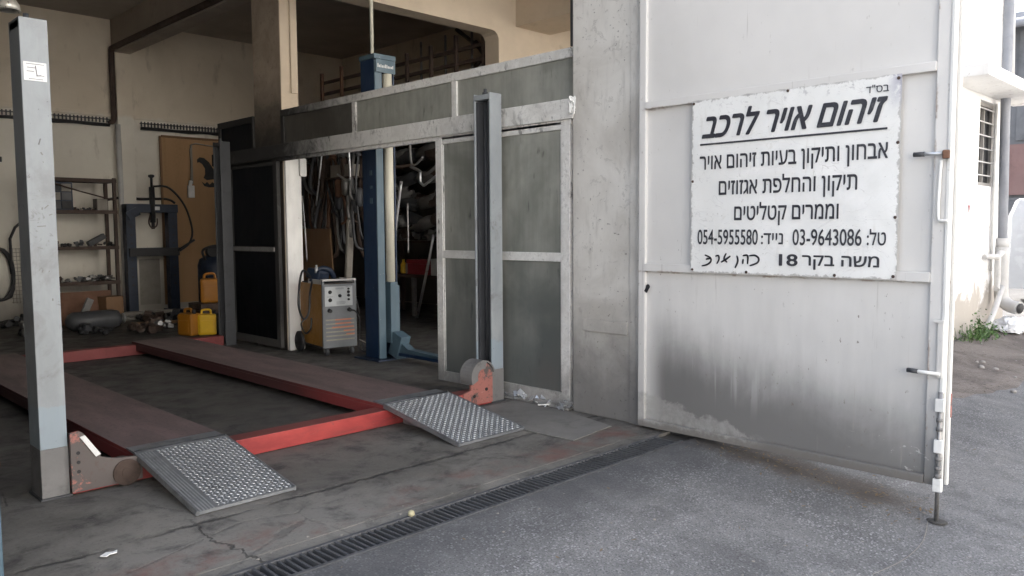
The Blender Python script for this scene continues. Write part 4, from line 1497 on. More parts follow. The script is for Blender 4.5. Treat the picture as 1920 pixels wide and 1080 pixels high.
# jerrycans, compressor
def jerry(label, m, x, y, z=0.0, rz=0.0, s=1.0):
    o = thing('jerrycan', label, 'jerrycan', (x, y, z), rz, 'plastic jerrycans by the back of the lift')
    b = B(); b.obox((0, 0, .15*s), (.26*s, .19*s, .30*s), (0, 0, 0), .035*s); b.obox((0, -.094*s, .13*s), (.18*s, .014*s, .16*s), (0, 0, 0), .006*s)
    put(b, 'body', m, o, None, True)
    b = B(); b.tube([(-.08*s, 0, .295*s), (-.07*s, 0, .35*s), (.03*s, 0, .355*s), (.045*s, 0, .295*s)], .016*s, 8, 4); put(b, 'handle', m, o, None, True)
    b = B(); b.cyl((.09*s, 0, .29*s), (.09*s, 0, .345*s), .026*s, seg=12); put(b, 'cap', 'black', o, None, True)
    return o


jerry('bright yellow jerrycan on the floor at the rear end of the deck', 'yellow', 4.70, 10.50, 0, -.55, .95)
jerry('amber jerrycan standing half hidden on the left of the yellow one', 'amber', 4.50, 10.62, 0, -1.25, 1.0)
jerry('amber orange jerrycan on a crate behind the yellow jerrycan', 'amber', 5.22, 11.5, .34, -.4, 1.2)
jerry('navy blue jerrycan on the right of the yellow one', 'bluedark', 4.90, 10.35, 0, .2, 1.0)
crt = thing('wooden_crate', 'dark crate under the amber jerrycan by the rear of the lift', 'crate', (5.22, 11.5, 0))
for k in range(4):
    b = B(); b.box(4.96, 5.48, 11.28, 11.30, .01+k*.085, .08+k*.085, .003); b.box(4.96, 5.48, 11.70, 11.72, .01+k*.085, .08+k*.085, .003); b.box(4.96, 4.98, 11.3, 11.7, .01+k*.085, .08+k*.085, .003); put(b, 'slat', 'darkrust', crt)
b = B(); b.box(4.96, 5.48, 11.28, 11.72, .33, .34); b.box(4.97, 5.47, 11.3, 11.7, 0, .01); put(b, 'top', 'darkrust', crt)
cm = thing('air_compressor', 'dark blue air compressor tank behind the amber jerrycan', 'compressor', (5.75, 12.5, 0))
b = B(); b.lathe((5.75, 12.5, 0), [(.12, .06), (.24, .12), (.27, .2), (.27, .85), (.24, .95), (.12, 1.02)], 22); put(b, 'tank', 'bluedark', cm)
b = B(); b.obox((5.75, 12.45, 1.08), (.26, .2, .14), (0, 0, .3), .03); b.cyl((5.62, 12.38, 1.08), (5.62, 12.28, 1.08), .09, seg=16); put(b, 'motor', 'black', cm)
b = B(); b.tube([(5.5, 12.3, .95), (5.42, 12.2, 1.1), (5.6, 12.15, 1.17), (5.8, 12.2, 1.12)], .02, 6, 5); put(b, 'handle', 'black', cm)
for a in range(3):
    b = B(); b.cyl((5.75+.2*math.cos(a*2.1), 12.5+.2*math.sin(a*2.1), 0), (5.75+.2*math.cos(a*2.1), 12.5+.2*math.sin(a*2.1), .16), .02, seg=8); put(b, 'leg', 'black', cm)

# floor clutter in front of the shelf
b = B(); b.obox((3.85, 13.2, .28), (1.1, .02, .5), (-.25, 0, .05), .004)
zmin = min(v.co.z for v in b.bm.verts); bmesh.ops.translate(b.bm, vec=(0, 0, -zmin), verts=b.bm.verts)
solo(b, 'rusty_sheet', 'rust', 'rusty orange steel sheet propped below the shelf unit', 'metal sheet', (3.85, 13.2, 0))
b = B(); b.obox((4.35, 13.15, .2), (.28, .25, .4), (0, 0, .2), .01); solo(b, 'cardboard_box', 'board', 'reddish brown carton at the right end of the rusty sheet', 'box', (4.35, 13.15, 0))
cy = thing('gas_cylinder', 'grey gas cylinder lying on the floor before the shelves', 'gas cylinder', (3.8, 12.2, 0))
b = B(); b.lathe((3.45, 12.2, .14), [(.03, -.02), (.10, .02), (.135, .08), (.14, .6), (.12, .68), (.05, .72)], 20, 'x'); put(b, 'cylinder', 'postdark', cy)
b = B(); b.cyl((4.15, 12.2, .14), (4.24, 12.2, .14), .035, seg=10); b.lathe((4.2, 12.2, .14), [(.01, -.02), (.075, -.015), (.08, 0), (.075, .015), (.01, .02)], 16, 'x'); put(b, 'valve_collar', 'steel', cy)
b = B(); b.obox((3.9, 12.9, .33), (.10, .05, .42), (0, .45, .2), .01); zmin = min(v.co.z for v in b.bm.verts); bmesh.ops.translate(b.bm, vec=(0, 0, -zmin), verts=b.bm.verts)
solo(b, 'steel_bracket', 'postfoot', 'slanting grey bracket standing in front of the rusty sheet', 'bracket', (3.9, 12.9, 0))
for i in range(16):
    x, y = random.uniform(2.9, 5.3), random.uniform(11.2, 12.9)
    if 3.3 < x < 4.3 and 11.9 < y < 12.5: y -= .7
    r = random.uniform(.07, .15)
    b = B(); lump(b, (x, y, 0), r, 100+i, 9)
    zmin = min(v.co.z for v in b.bm.verts); bmesh.ops.translate(b.bm, vec=(0, 0, -zmin), verts=b.bm.verts)
    solo(b, 'scrap_part', ('black', 'darkrust', 'postdark', 'steel')[i % 4], 'greasy scrap part lying on the floor before the shelves', 'scrap part', (x, y, 0), 'scrap parts on the garage floor')
b = B(); b.obox((4.75, 12.3, .02), (.75, .12, .035), (0, 0, -.25), .004); solo(b, 'timber_board', 'board', 'long pale board lying on the floor in front of the press', 'board', (4.75, 12.3, 0))
b = B()
for k in range(5): b.obox((5.0+random.uniform(-.1, .1), 13.15+k*.05, .03+k*.022), (.9, .14, .02), (0, 0, random.uniform(-.25, .25)), .004)
b.rumple(.01); zmin = min(v.co.z for v in b.bm.verts); bmesh.ops.translate(b.bm, vec=(0, 0, -zmin), verts=b.bm.verts)
solo(b, 'flattened_cartons', 'carton', 'heap of flattened grey cartons at the foot of the press', 'cartons', (5.0, 13.25, 0))
# left corner: hose coil and wire mesh
hc = thing('hose_coil', 'black hose coil hanging on the wall left of the near post', 'hose', (3.1, 14.3, 1.1))
b = B()
pts = []
for k in range(40):
    a = k*2*PI/10
    pts.append((3.12+.19*math.cos(a)+.01*k/10, 14.34-.012*(k % 5), .75+.40*math.sin(a)))
pts += [(3.3, 14.3, 1.3), (3.45, 14.28, 1.55)]
b.tube(pts, .022, 6, 2); put(b, 'hose', 'black', hc)
b = B(); b.cyl((3.14, 14.42, 1.14), (3.14, 14.25, 1.14), .02, seg=8); put(b, 'hook', 'darkrust', hc)
wm = B()
for k in range(9): wm.cyl((3.32+k*.045, 14.36, .28), (3.30+k*.045, 14.38, 1.15), .0035, seg=5)
for k in range(15): wm.cyl((3.30, 14.366+.0009*k, .30+k*.06), (3.70, 14.366+.0009*k, .30+k*.06), .0035, seg=5)
solo(wm, 'wire_mesh', 'carton', 'pale wire mesh panel leaning on the back wall', 'mesh', (3.5, 14.38, .28))
for i in range(4):
    b = B(); lump(b, (3.0+i*.2, 13.5+.1*i, 0), .14, 300+i, 10); zmin = min(v.co.z for v in b.bm.verts); bmesh.ops.translate(b.bm, vec=(0, 0, -zmin), verts=b.bm.verts)
    solo(b, 'scrap_heap', 'black', 'dark scrap piled under the hose coil', 'scrap part', (3.0+i*.2, 13.5, 0), 'scrap piled under the hose')
# lamp on the ceiling, upper left corner
lp = thing('ceiling_lamp', 'bowl lamp hanging at the upper left edge of the garage', 'lamp', (1.92, 8.0, 3.3))
b = B(); b.lathe((1.92, 8.0, 3.3), [(.015, .14), (.05, .12), (.09, .05), (.10, 0), (.09, .0), (.02, .05)], 20); put(b, 'reflector', 'lamp', lp)
b = B(); b.cyl((1.92, 8.0, 3.43), (1.92, 8.0, 4.95), .012, seg=8); put(b, 'rod', 'black', lp)

# ================================================================== BAY TWO: loft, exhausts, bench
lo = thing('storage_loft', 'timber loft deck with iron railing posts in the second bay', 'loft', (7.2, 9.0, 3.0))
b = B(); b.box(7.2, 9.46, 7.56, 14.36, 2.95, 3.0); b.box(7.17, 7.2, 7.56, 14.36, 2.85, 3.05); put(b, 'deck', 'board', lo)
for i, y in enumerate((11.52, 10.95, 9.27, 8.73, 8.2, 7.66)):
    b = B(); b.box(7.18, 7.225, y-.022, y+.022, 3.0, 3.95+.04*math.sin(i*2), .003); put(b, 'rail_post', 'rust' if i < 2 else 'darkrust', lo)
for i, y in enumerate((9.19, 8.65, 8.10, 7.60)):
    b = B(); b.cyl((7.4, y, 3.0), (7.4, y, 4.1), .017, seg=8); put(b, 'pipe_post', 'steel', lo)
for z in (3.80, 3.62, 3.36):
    b = B(); b.box(7.225, 7.255, 7.57, 11.55, z-.024, z+.024, .002); put(b, 'rail', 'darkrust', lo)
for i in range(9):
    y0, y1 = random.uniform(7.6, 8.4), random.uniform(8.6, 11.4)
    x = 7.5+.12*i
    b = B(); b.tube([(x, y0, 3.06+.09*i), (x, y1, 3.06+.09*i+random.uniform(-.02, .1))], random.uniform(.02, .035), 8, 1)
    solo(b, 'stored_pipe', ('darkrust', 'black', 'rust')[i % 3], 'rusty pipe stored lengthwise on the loft', 'pipe', (x, y0, 3.06+.09*i), 'pipes stored on the loft')
for i, (a, c) in enumerate((((7.7, 8.75, 4.25), (7.7, 8.05, 3.75)), ((7.6, 7.75, 3.9), (7.6, 8.6, 3.35)), ((7.65, 8.3, 4.0), (7.65, 7.7, 3.3)), ((7.75, 8.05, 4.05), (7.75, 7.6, 3.25)))):
    b = B(); b.tube([a, ((a[0]+c[0])/2, (a[1]+c[1])/2+.05, (a[2]+c[2])/2+.04), c], .03, 8, 4)
    solo(b, 'leaning_pipe', 'darkrust', 'dark pipe propped across the near end of the loft rail', 'pipe', c, 'pipes propped on the loft')

# rail with hanging exhaust pipes
rk = thing('pipe_rack', 'dark overhead rack carrying hanging exhaust pipes behind the blue column', 'rack', (6.6, 10, 2.6))
for z, x in ((2.62, 6.4), (2.30, 7.0)):
    b = B(); b.cyl((x, 8.9, z), (x, 13.5, z), .02, seg=8); put(b, 'bar', 'darkrust', rk)
for y in (9.0, 12.6):
    b = B(); b.box(6.37, 6.43, y, y+.04, 0, 2.66); put(b, 'upright', 'darkrust', rk)
rnd = random.Random(4)
exh = []
for i in range(60):
    y = 9.15+i*.031+rnd.uniform(-.04, .04)
    x = 6.4+rnd.choice((-.16, -.06, .03, .10, .2))
    l = rnd.uniform(.5, 1.5)
    bend = rnd.uniform(-.25, .25)
    z1 = 2.60
    b = B()
    r = rnd.uniform(.014, .030)
    if i % 3 == 0: b.lathe((x, y+bend*.5, z1-l*.62), [(.02, -.13), (.05, -.11), (.055, 0), (.05, .11), (.02, .13)], 10)
    if i % 2 == 0: b.cyl((x, y, z1-.16), (x, y+.01, z1-.19), .045, seg=10)
    b.tube([(x, y, z1), (x+.02, y+.02, z1-.15), (x+rnd.uniform(-.05, .05), y+bend*.3, z1-l*.5), (x+rnd.uniform(-.08, .08), y+bend, z1-l), (x+.05, y+bend+rnd.uniform(-.15, .15), z1-l-.12)], r, 8, 4)
    m = ('postdark', 'postfoot', 'darkrust', 'postdark', 'rust', 'steel', 'darkrust')[i % 7]
    solo(b, 'exhaust_pipe', m, 'bent exhaust pipe hanging in the crowded row in the second bay', 'exhaust pipe', (x, y, z1), 'exhaust pipes hanging from the rack')
for i in range(20):
    y, z = 8.9+(i % 5)*.36+rnd.uniform(-.1, .1), 1.50+(i//5)*.36+rnd.uniform(-.06, .06)
    b = B()
    b.lathe((7.8, y, z), [(.03, -.34), (.04, -.22), (.095, -.19), (.10, -.1), (.10, .1), (.095, .19), (.04, .22), (.03, .34)], 14, 'y')
    bmesh.ops.rotate(b.bm, cent=(7.8, y, z), matrix=Matrix.Rotation(rnd.uniform(-.35, .35), 3, 'X'), verts=b.bm.verts)
    solo(b, 'muffler', ('postfoot', 'darkrust', 'steel', 'postdark', 'postfoot')[i % 5], 'dull muffler racked above the workbench in the second bay', 'muffler', (7.8, y, z), 'mufflers racked in the second bay')
b = B(); b.obox((6.25, 10.3, .95), (.02, .95, .95), (0, -.06, 0), .004); solo(b, 'brown_panel', 'board', 'brown board standing below the hanging exhaust pipes behind the welder', 'board', (6.25, 10.3, .5))
b = B(); b.obox((6.2, 9.35, .9), (.10, .06, 1.3), (.1, 0, 0), .02); solo(b, 'grey_plank', 'carton', 'grey plank standing right of the brown board', 'plank', (6.2, 9.35, .3))
for i, y in enumerate((9.42, 9.66)):
    b = B(); b.obox((6.3, y, 2.22), (.18, .22, .17), (0, 0, .05), .004); solo(b, 'grey_carton', 'carton', 'grey carton on the rack, the %s of the pair left of the blue column' % ('right one' if i == 0 else 'left one'), 'carton', (6.3, y, 2.14), 'cartons on the rack')
b = B(); b.box(6.2, 6.6, 9.2, 9.9, 2.115, 2.135); solo(b, 'rack_plank', 'darkrust', 'dark plank carrying the two grey cartons', 'plank', (6.4, 9.5, 2.12))
# brighter bent tubes near the opening
for pts, r, m, lab in (
    ([(6.0, 7.5, 2.08), (6.0, 7.5, 1.97), (6.0, 7.45, 1.93), (6.0, 7.4, 1.935), (6.0, 7.1, 2.07), (6.0, 6.9, 2.16)], .016, 'bright', 'bright bent exhaust tube, the lower of two in the top right of the doorway'),
    ([(6.03, 7.72, 2.16), (6.03, 7.6, 2.12), (6.03, 7.46, 2.06), (6.03, 7.33, 2.09), (6.03, 7.1, 2.22)], .019, 'steel', 'dull bent tube crossing above the bright one in the doorway'),
    ([(6.2, 7.95, 2.6), (6.2, 7.93, 2.25), (6.2, 7.85, 2.2), (6.2, 7.7, 2.28)], .014, 'postfoot', 'grey hooked tube at the top of the doorway right of the cream pole'),
    ([(6.1, 9.15, 2.6), (6.1, 9.12, 2.15), (6.1, 9.16, 2.07), (6.1, 9.28, 2.1), (6.1, 9.42, 2.16)], .014, 'bright', 'thin bright J shaped tube just left of the blue column'),
    ([(6.15, 9.85, 2.6), (6.12, 9.9, 2.2), (6.12, 10.02, 1.75)], .011, 'bright', 'thin bright rod hanging over the brown board'),
    ([(6.5, 8.40, 1.75), (6.5, 8.4, 1.4), (6.5, 8.4, 1.10)], .012, 'steel', 'thin upright rod hanging right of the slanting shiny bar'),
    ([(6.1, 10.35, 1.9), (6.1, 10.3, 1.4), (6.1, 10.27, 0.95)], .011, 'bright', 'thin upright bright rod left of the brown board')):
    solo(B().tube(pts, r, 8, 5), 'bent_tube', m, lab, 'tube', pts[0])
solo(B().tube([(5.9, 7.92, 1.1), (5.9, 7.84, 1.55), (5.9, 7.74, 1.98)], .018, 8, 3), 'steel_bar', 'bright', 'shiny slanting bar just right of the cream lift pole', 'bar', (5.9, 7.92, 1.1))
solo(B().tube([(7.85, 9.95, .0), (7.77, 9.62, .66), (7.68, 9.3, 1.32)], .022, 8, 1), 'pry_bar', 'bright', 'long bright bar leaning beside the closed sliding door', 'bar', (7.85, 9.95, 0))
bn = thing('work_bench', 'dark workbench against the far wall of the second bay', 'bench', (8.3, 9.8, 0))
b = B(); b.box(7.95, 8.8, 8.9, 11.2, .63, .68, .004); put(b, 'bench_top', 'darkrust', bn)
for x, y in ((8.0, 9.0), (8.7, 9.0), (8.0, 10.2), (8.0, 11.1), (8.7, 11.1)):
    b = B(); b.box(x-.03, x+.03, y-.03, y+.03, 0, .63, .003); put(b, 'leg', 'steel', bn)
tb = thing('toolbox', 'red steel toolbox on the workbench seen through the doorway', 'toolbox', (8.15, 10.1, .68))
b = B(); b.box(8.0, 8.3, 9.83, 10.37, .68, .85, .01); put(b, 'case', 'redplastic', tb)
b = B(); b.box(7.99, 8.31, 9.82, 10.38, .85, .92, .015); put(b, 'lid', 'redplastic', tb)
b = B(); b.tube([(8.15, 9.95, .92), (8.15, 9.97, .97), (8.15, 10.23, .97), (8.15, 10.25, .92)], .012, 8, 3); put(b, 'handle', 'black', tb)
for i, (y, m, lab) in enumerate(((10.6, 'yellow', 'yellowish oil bottle on the bench left of the red toolbox'), (10.47, 'carton', 'grey can on the bench next to the red toolbox'), (10.78, 'postdark', 'dark can at the left end of the workbench'))):
    b = B(); b.lathe((8.1, y, .68), [(.045, 0), (.05, .02), (.05, .15), (.02, .19), (.02, .23)], 14); solo(b, 'oil_bottle', m, lab, 'bottle', (8.1, y, .68))
b = B(); b.obox((8.15, 9.62, .81), (.3, .30, .26), (0, 0, .1), .006); solo(b, 'pale_carton', 'pvc', 'pale carton on the bench right of the red toolbox', 'carton', (8.15, 9.62, .68))
b = B(); b.obox((8.2, 9.3, .08), (.3, .5, .16), (0, 0, .2), .02); solo(b, 'floor_carton', 'carton', 'grey carton on the floor under the bench', 'carton', (8.2, 9.3, 0))
shp = thing('wall_shelf', 'dark shelf boards of stored metal parts above the workbench', 'shelf', (8.3, 9.8, 1.2))
b = B(); b.box(8.05, 8.6, 8.7, 11.3, 1.19, 1.22); b.box(8.05, 8.6, 8.7, 11.3, 1.80, 1.83); put(b, 'board', 'darkrust', shp)
for y in (8.75, 11.2):
    b = B(); b.box(8.52, 8.58, y, y+.05, 0, 2.9); put(b, 'upright', 'darkrust', shp)
for i in range(14):
    y, z = 9.0+(i % 7)*.3, (1.22, 1.83)[i//7]
    b = B(); lump(b, (8.2, y, z), .16, 500+i, 10); zmin = min(v.co.z for v in b.bm.verts); bmesh.ops.translate(b.bm, vec=(0, 0, z-zmin), verts=b.bm.verts)
    solo(b, 'stored_part', ('postfoot', 'steel', 'darkrust')[i % 3], 'dark metal part stored on the shelf above the workbench', 'machine part', (8.2, y, z), 'parts stored above the bench')

# ================================================================== FORECOURT SMALL THINGS
b = B(); b.sheet([(3.915, 3.92, .004), (3.94, 3.36, .004), (4.42, 3.42, .004), (4.55, 3.97, .004), (4.56, 4.5, .004), (4.2, 4.52, .004)], .006)
solo(b, 'floor_plate', 'dustyplate', 'thin grey steel plate on the floor between the ramp and the pier', 'plate', (4.2, 3.9, .004))
gpst = thing('guard_post', 'pale blue grey steel stub post at the bottom left edge', 'post', (.69, 3.2, 0))
b = B(); b.box(.52, .667, 3.2, 3.32, .0, .585, .006); put(b, 'post_body', 'bluelight', gpst)
b = B(); b.box(.515, .672, 3.195, 3.325, .585, .60, .003); put(b, 'cap', 'rust', gpst)
b = B(); b.sheet([(1.105, 3.60, .003), (1.135, 3.618, .003), (1.16, 3.605, .003), (1.18, 3.612, .003), (1.172, 3.59, .003), (1.14, 3.592, .003), (1.125, 3.58, .003)], .004); b.rumple(.008)
bmesh.ops.translate(b.bm, vec=(0, 0, .008), verts=b.bm.verts); solo(b, 'paper_scrap', 'paper', 'small white paper scrap on the concrete near the left ramp', 'litter', (1.14, 3.6, .006))
b = B(); b.lathe((2.345, 3.04, .002), [(.006, 0), (.018, .008), (.016, .024), (.006, .03)], 9); b.rumple(.004); solo(b, 'yellow_pebble', 'pebbletan', 'pale yellow pebble lying on the drain grate', 'pebble', (2.345, 3.04, .002))
pebble = None
rnd = random.Random(9)
for i in range(34):
    if i < 14: x, y = rnd.uniform(1.5, 3.3), rnd.uniform(3.06, 3.2)
    elif i < 24: x, y = rnd.uniform(1.8, 4.0), rnd.uniform(1.5, 2.8)
    else: x, y = rnd.uniform(3.0, 4.4), rnd.uniform(1.3, 2.4)
    z = 0 if y > 3.06 else gz(y)
    if pebble is None:
        b = B(); bmesh.ops.create_icosphere(b.bm, subdivisions=1, radius=.008); bmesh.ops.scale(b.bm, vec=(1.2, .9, .6), verts=b.bm.verts); b.rumple(.004)
        pebble = put(b, 'grit_pebble', 'carton', None, None, True)
        pebble.location = (x, y, z)
        tag(pebble, 'small grey pebble lying loose near the drain', 'pebble', 'grit pebbles on the yard')
    else:
        c = pebble.copy(); C.objects.link(c); c.location = (x, y, z); s_ = rnd.uniform(.5, 1.2); c.scale = (s_, s_, s_); c.rotation_euler = (0, 0, rnd.uniform(0, 6))
b = B(); b.tube([(4.50, 1.36, gz(1.36)+.003), (4.2, 1.29, gz(1.29)+.003), (3.9, 1.28, gz(1.28)+.003), (3.62, 1.32, gz(1.32)+.003)], .0013, 5, 5)
solo(b, 'white_string', 'carton', 'thin white string on the asphalt by the drop rod', 'string', (4.5, 1.36, gz(1.36)))

b = B()
rnd = random.Random(21)
for i in range(420):
    if i < 260: x, y = 4.58+rnd.gauss(0, .11), rnd.uniform(1.35, 2.8)
    elif i < 340: x, y = rnd.uniform(5, 12), 2.9-abs(rnd.gauss(0, .35))
    else: x, y = rnd.uniform(1.5, 6.5), rnd.uniform(.8, 2.8)
    p = Vector((x, y, gz(y)+rnd.uniform(.003, .014)))
    a = rnd.uniform(0, 6.28)
    l = rnd.uniform(.006, .020)
    d = Vector((math.cos(a), math.sin(a), rnd.uniform(-.25, .5)))*l
    q = Vector((-math.sin(a), math.cos(a), rnd.uniform(-.3, .3)))*l*rnd.uniform(.2, .5)
    b.bm.faces.new([b.bm.verts.new(v) for v in (p-d, p+q, p+d, p-q)])
lit = put(b, 'leaf_litter', 'deadleaf', None, (4.6, 2, -.1))
lit['kind'] = 'stuff'
tag(lit, 'dry brown leaf litter scattered under the gate and over the yard', 'litter')
b = B(); b.lathe((0, 0, 0), [(.001, 0), (.05, .001), (.045, .004), (.001, .004)], 12); b.rumple(.006)
bmesh.ops.translate(b.bm, vec=(4.53, 1.325, gz(1.325)+.003), verts=b.bm.verts)
solo(b, 'rod_socket', 'silt', 'dark worn hole in the asphalt under the drop rod', 'hole', (4.53, 1.325, gz(1.325)))

# ================================================================== NEIGHBOURING WALL AND BACKGROUND
nb = thing('neighbour_building', 'bright whitewashed building with concrete ledge beyond the gate', 'building', (11, 3.0, 0))
b = B()
b.box(9.81, 11.42, 3.0, 3.25, -.2, 6.2)
b.box(12.22, 12.85, 3.0, 3.25, -.2, 6.2)
b.box(11.42, 12.22, 3.0, 3.25, -.2, 1.92)
b.box(11.42, 12.22, 3.0, 3.25, 3.0, 6.2)
b.box(12.60, 12.85, 3.25, 14, -.2, 6.2)
b.box(9.81, 12.60, 3.6, 3.8, 0, 6)
nw = put(b, 'wall', 'nbwall', nb)
b = B(); b.box(10.0, 12.95, 2.55, 3.0, 3.06, 3.2, .015); put(b, 'ledge', 'nbwall', nb)
b = B(); b.box(12.3, 12.62, 2.95, 3.0, 3.2, 6.2, .01); put(b, 'wall_rib', 'nbwall', nb)
b = B(); b.box(11.42, 11.47, 3.05, 3.12, 1.92, 3.0, .004); b.box(12.17, 12.22, 3.05, 3.12, 1.92, 3.0, .004); b.box(11.47, 12.17, 3.05, 3.12, 2.95, 3.0, .004); b.box(11.47, 12.17, 3.05, 3.12, 1.92, 1.97, .004); b.box(11.80, 11.83, 3.05, 3.1, 1.97, 2.95, .003)
wn = put(b, 'window', 'concrete', nb)
b = B(); b.box(11.47, 12.17, 3.085, 3.091, 1.97, 2.95); put(b, 'pane', 'carglass', wn)
b = B()
for k in range(6): b.box(11.43, 12.21, 3.01, 3.02, 2.05+k*.17, 2.065+k*.17)
put(b, 'window_bar', 'pvc', wn)
b = B(); b.box(11.0, 11.25, 2.994, 2.999, 1.95, 2.2); put(b, 'faded_notice', 'palenotice', nb)
b = B(); b.box(11.02, 11.16, 2.994, 2.999, 1.72, 1.82); put(b, 'faded_notice', 'palenotice', nb)
b = B(); b.prism([(11.05, 1.66), (11.12, 1.66), (11.085, 1.57)], 'y', 2.994, 2.999); put(b, 'red_mark', 'redplastic', nb)

dp = thing('downpipe', 'dark grey downpipe at the corner of the white building', 'pipe', (12.1, 2.87, 1.2))
b = B(); b.tube([(12.02, 2.87, 6.0), (12.04, 2.87, 3.2), (12.10, 2.87, 2.0), (12.16, 2.87, 1.1)], .058, 12, 3); put(b, 'pipe', 'greypipe', dp)
b = B(); b.cyl((12.16, 2.87, 1.1), (12.155, 2.87, 1.24), .08, seg=14); put(b, 'collar', 'pvc', dp)
b = B(); b.tube([(12.16, 2.87, 1.12), (12.17, 2.87, .60), (12.17, 2.85, .42), (12.13, 2.75, .34), (12.06, 2.62, .32)], .085, 14, 5); put(b, 'elbow', 'pvc', dp)
b = B(); b.lathe((0, 0, 0), [(.001, -.002), (.07, -.001), (.07, .001), (.001, .002)], 14)
bmesh.ops.transform(b.bm, matrix=Matrix.Translation((12.056, 2.614, .32)) @ Vector((-.4, -.9, -.1)).to_track_quat('Z', 'Y').to_matrix().to_4x4(), verts=b.bm.verts); put(b, 'dark_mouth', 'black', dp)
wp = thing('waste_pipe', 'thin white waste pipe bending down the foot of the white wall', 'pipe', (12.2, 2.92, .4))
b = B(); b.tube([(11.72, 2.97, 1.0), (11.82, 2.88, 1.0), (11.90, 2.86, .99), (11.93, 2.86, .94), (11.93, 2.86, .62), (11.90, 2.86, .57)], .036, 10, 4); b.tube([(11.92, 2.86, .99), (12.0, 2.86, 1.03), (12.12, 2.86, 1.05)], .04, 10, 3); put(b, 'upper_run', 'pvc', wp)
b = B(); b.tube([(12.0, 2.82, .60), (11.75, 2.82, .36), (11.35, 2.82, .10)], .036, 10, 2); put(b, 'slanting_run', 'pvc', wp)
solo(B().tube([(12.02, 2.97, 3.0), (12.03, 2.97, 2.0), (12.05, 2.97, .8)], .016, 8, 2), 'wall_conduit', 'pvc', 'thin grey conduit running down the white wall', 'pipe', (12.05, 2.97, .8))

wd_ = thing('weed_clump', 'green weeds growing at the foot of the white wall', 'weeds', (10.75, 2.9, 0))
b = B()
rnd = random.Random(3)
for i in range(520):
    a, rr = rnd.uniform(0, 2*PI), abs(rnd.gauss(0, .20))
    p = Vector((10.95+rr*math.cos(a)*1.5, 2.80+rr*math.sin(a)*.65, .02+abs(rnd.gauss(0, .12))*max(.2, 1-rr*1.4)))
    p.y = min(p.y, 2.98)
    d = Vector((rnd.uniform(-1, 1), rnd.uniform(-1, 1), rnd.uniform(.1, 1))).normalized()*rnd.uniform(.02, .05)
    n = d.orthogonal().normalized()*d.length*.32
    v = [b.bm.verts.new(p), b.bm.verts.new(p+d*.5+n), b.bm.verts.new(p+d), b.bm.verts.new(p+d*.5-n)]
    b.bm.faces.new(v)
put(b, 'leaves', 'leaf', wd_)
b = B()
for i in range(40):
    p = Vector((10.95+rnd.gauss(0, .22), 2.80+rnd.gauss(0, .06), -.02))
    b.tube([p, p+Vector((rnd.uniform(-.05, .05), rnd.uniform(-.05, .05), rnd.uniform(.08, .24)))], .003, 4, 1)
put(b, 'stems', 'leaf', wd_)
b = B()
bmesh.ops.create_icosphere(b.bm, subdivisions=4, radius=.22)
for v in b.bm.verts:
    q = mn.noise_vector(v.co*9)*.07+mn.noise_vector(v.co*22)*.03
    v.co = Vector((v.co.x*1.3, v.co.y*.9, max(0, v.co.z*.55+.06)))+Vector((q.x, q.y, abs(q.z)))
bmesh.ops.translate(b.bm, vec=(12.1, 2.72, 0), verts=b.bm.verts)
solo(b, 'plastic_bag', 'plasticbag', 'crumpled white plastic bag on the dirt by the drain elbow', 'bag', (12.1, 2.72, 0))
b = B(); b.obox((12.75, 2.55, .04), (.5, .35, .08), (0, 0, .3), .02); b.rumple(.02); solo(b, 'dark_slab', 'shed', 'low dark slab on the ground behind the white bag', 'slab', (12.75, 2.55, 0))
rnd = random.Random(11)
stone = None
for i in range(26):
    x, y = rnd.uniform(6.8, 12), rnd.uniform(1.75, 2.75)
    if stone is None:
        b = B(); bmesh.ops.create_icosphere(b.bm, subdivisions=2, radius=.03); b.rumple(.012)
        stone = put(b, 'loose_stone', 'concrete', None, None, True); stone.location = (x, y, gz(y)+.012)
        tag(stone, 'pale loose stone on the bare dirt right of the gate', 'stone', 'stones on the dirt strip')
    else:
        c = stone.copy(); C.objects.link(c); c.location = (x, y, gz(y)+.012); s_ = rnd.uniform(.3, 1.1); c.scale = (s_, s_*rnd.uniform(.7, 1.3), s_*.7); c.rotation_euler = (0, 0, rnd.uniform(0, 6))

# unseen facade added behind the camera to bounce daylight into the garage
ob = thing('bounce_building', 'unseen pale building added behind the camera to bounce daylight into the garage', 'building', (3, -13, 0))
b = B(); b.box(-22, 34, -20, -13, -.6, 10); put(b, 'wall', 'nbwall', ob)
for i in range(9):
    for z in (1.2, 5.6):
        b = B(); b.box(-18.5+i*5.6, -16.7+i*5.6, -13, -12.94, z, z+1.7); put(b, 'window', 'carglass', ob)
b = B(); b.box(-22.2, 34.2, -20.2, -12.8, 10, 10.3); put(b, 'roof', 'concrete', ob)

solo(B().tube([(12.3, 2.9, 6.0), (12.3, 2.9, 4.2), (12.32, 2.88, 3.25)], .045, 10, 2), 'short_downpipe', 'pvc', 'pale pipe above the ledge right of the dark downpipe', 'pipe', (12.3, 2.9, 3.25))
